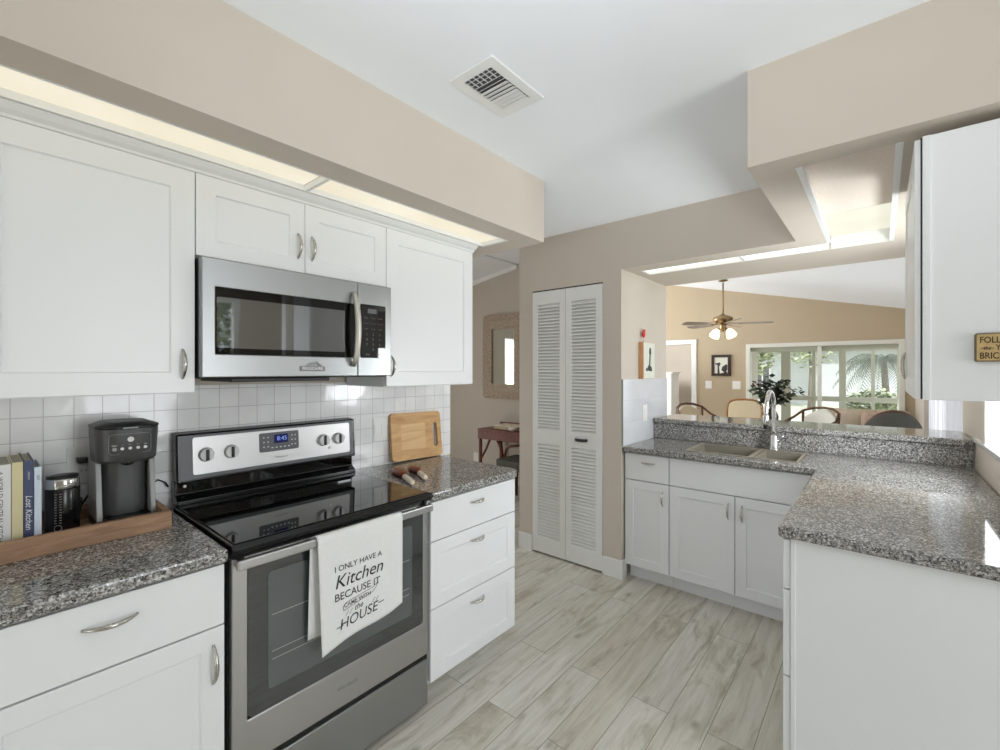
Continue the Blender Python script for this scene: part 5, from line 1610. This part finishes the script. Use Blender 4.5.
hs_ = thing('house', (-2.5, 26, -0.15), 'pale blue-grey neighbouring house beyond the lawn', 'house')
MB().box(-5.2, 4.0, 25, 31, -0.15, 2.35).build('wall', 'house', hs_)
MB().hexa([(-5.6, 24.5, 2.35), (4.4, 24.5, 2.35), (4.4, 31.5, 2.35), (-5.6, 31.5, 2.35), (-3.4, 27.5, 3.9), (2.2, 27.5, 3.9), (2.2, 28.5, 3.9), (-3.4, 28.5, 3.9)]).build('roof', 'roof', hs_)
wf = MB().box(-4.75, -4.05, 24.96, 25.0, 0.4, 1.7).build('window', 'frame_al', hs_)
MB().box(-4.68, -4.43, 24.94, 24.96, 0.46, 1.64).box(-4.37, -4.12, 24.94, 24.96, 0.46, 1.64).build('pane', 'dkgrey', wf)

def tree(name, lab, x, y, h, r_, m_, n, size, cat='tree'):
    o = thing(name, (x, y, -.15), lab, cat)
    MB().tube([(x, y, -.15), (x + .05, y, h * .35), (x - .03, y, h * .62)], [h * .02, h * .015, h * .008], 8).build('trunk', 'bark', o, smooth=True)
    pts = []
    for k in range(n):
        while True:
            q = Vector((random.uniform(-1, 1), random.uniform(-1, 1), random.uniform(-1, 1)))
            if .25 < q.length < 1: break
        pts.append(((x + q.x * r_, y + q.y * r_, h * .68 + q.z * h * .34), random.uniform(.7, 1.3)))
    leaf_mass('foliage', m_, o, pts, size)
tree('tree', 'yellow-green leafy tree at the left of the far window', -3.9, 19, 3.4, 1.1, 'leaf2', 1500, 0.22)
tree('tree', 'pale leafy tree above the roof of the neighbouring house', -2.3, 23.0, 4.2, 1.0, 'leaf2', 700, 0.22)
tree('bush', 'green bush right of the palm outside the far window', 1.6, 18, 2.4, 1.0, 'leaf3', 1100, 0.22, 'bush')
tree('bush', 'low pale bush at the foot of the screen enclosure', -0.15, 12.9, 1.0, 0.55, 'leaf2', 900, 0.12, 'bush')
p = thing('palm_tree', (0.0, 14.5, -.15), 'feathery palm outside the right half of the far window', 'palm tree')
MB().tube([(0.12, 14.5, -.15), (0.10, 14.5, .9), (0.05, 14.5, 1.7)], [.09, .07, .06], 10).build('trunk', 'bark', p, smooth=True)
for k in range(15):
    a = 2 * PI * k / 15 + random.uniform(-.1, .1)
    L_ = random.uniform(.9, 1.25)
    up = random.uniform(.25, .75)
    mb = MB()
    spine = []
    for j in range(13):
        s_ = j / 12
        spine.append(Vector((0.05 + math.cos(a) * L_ * s_, 14.5 + math.sin(a) * L_ * s_, 1.7 + up * s_ * 1.2 - 1.25 * s_ * s_)))
    mb.tube(spine, [.014 * (1 - .8 * j / 12) for j in range(13)], 5)
    sd = Vector((-math.sin(a), math.cos(a), 0))
    for j in range(1, 13):
        for sg_ in (-1, 1):
            for h_ in (0, .5):
                q = spine[j - 1].lerp(spine[j], h_)
                fw = (spine[j] - spine[j - 1]).normalized()
                ln = .34 * math.sin(PI * (.15 + .8 * j / 13))
                t0 = q + (sd * sg_ * .8 + fw * .6) * ln - Vector((0, 0, .16 * ln / .34))
                mb.quad(q, q + fw * .03, t0 + fw * .012, t0)
    mb.build('frond', 'leaf3', p, normals=False)
# greenery outside the nook window
tree('bush', 'tall green shrub outside the nook window', 4.6, 2.5, 3.6, 1.2, 'leaf2', 1800, 0.2, 'bush')
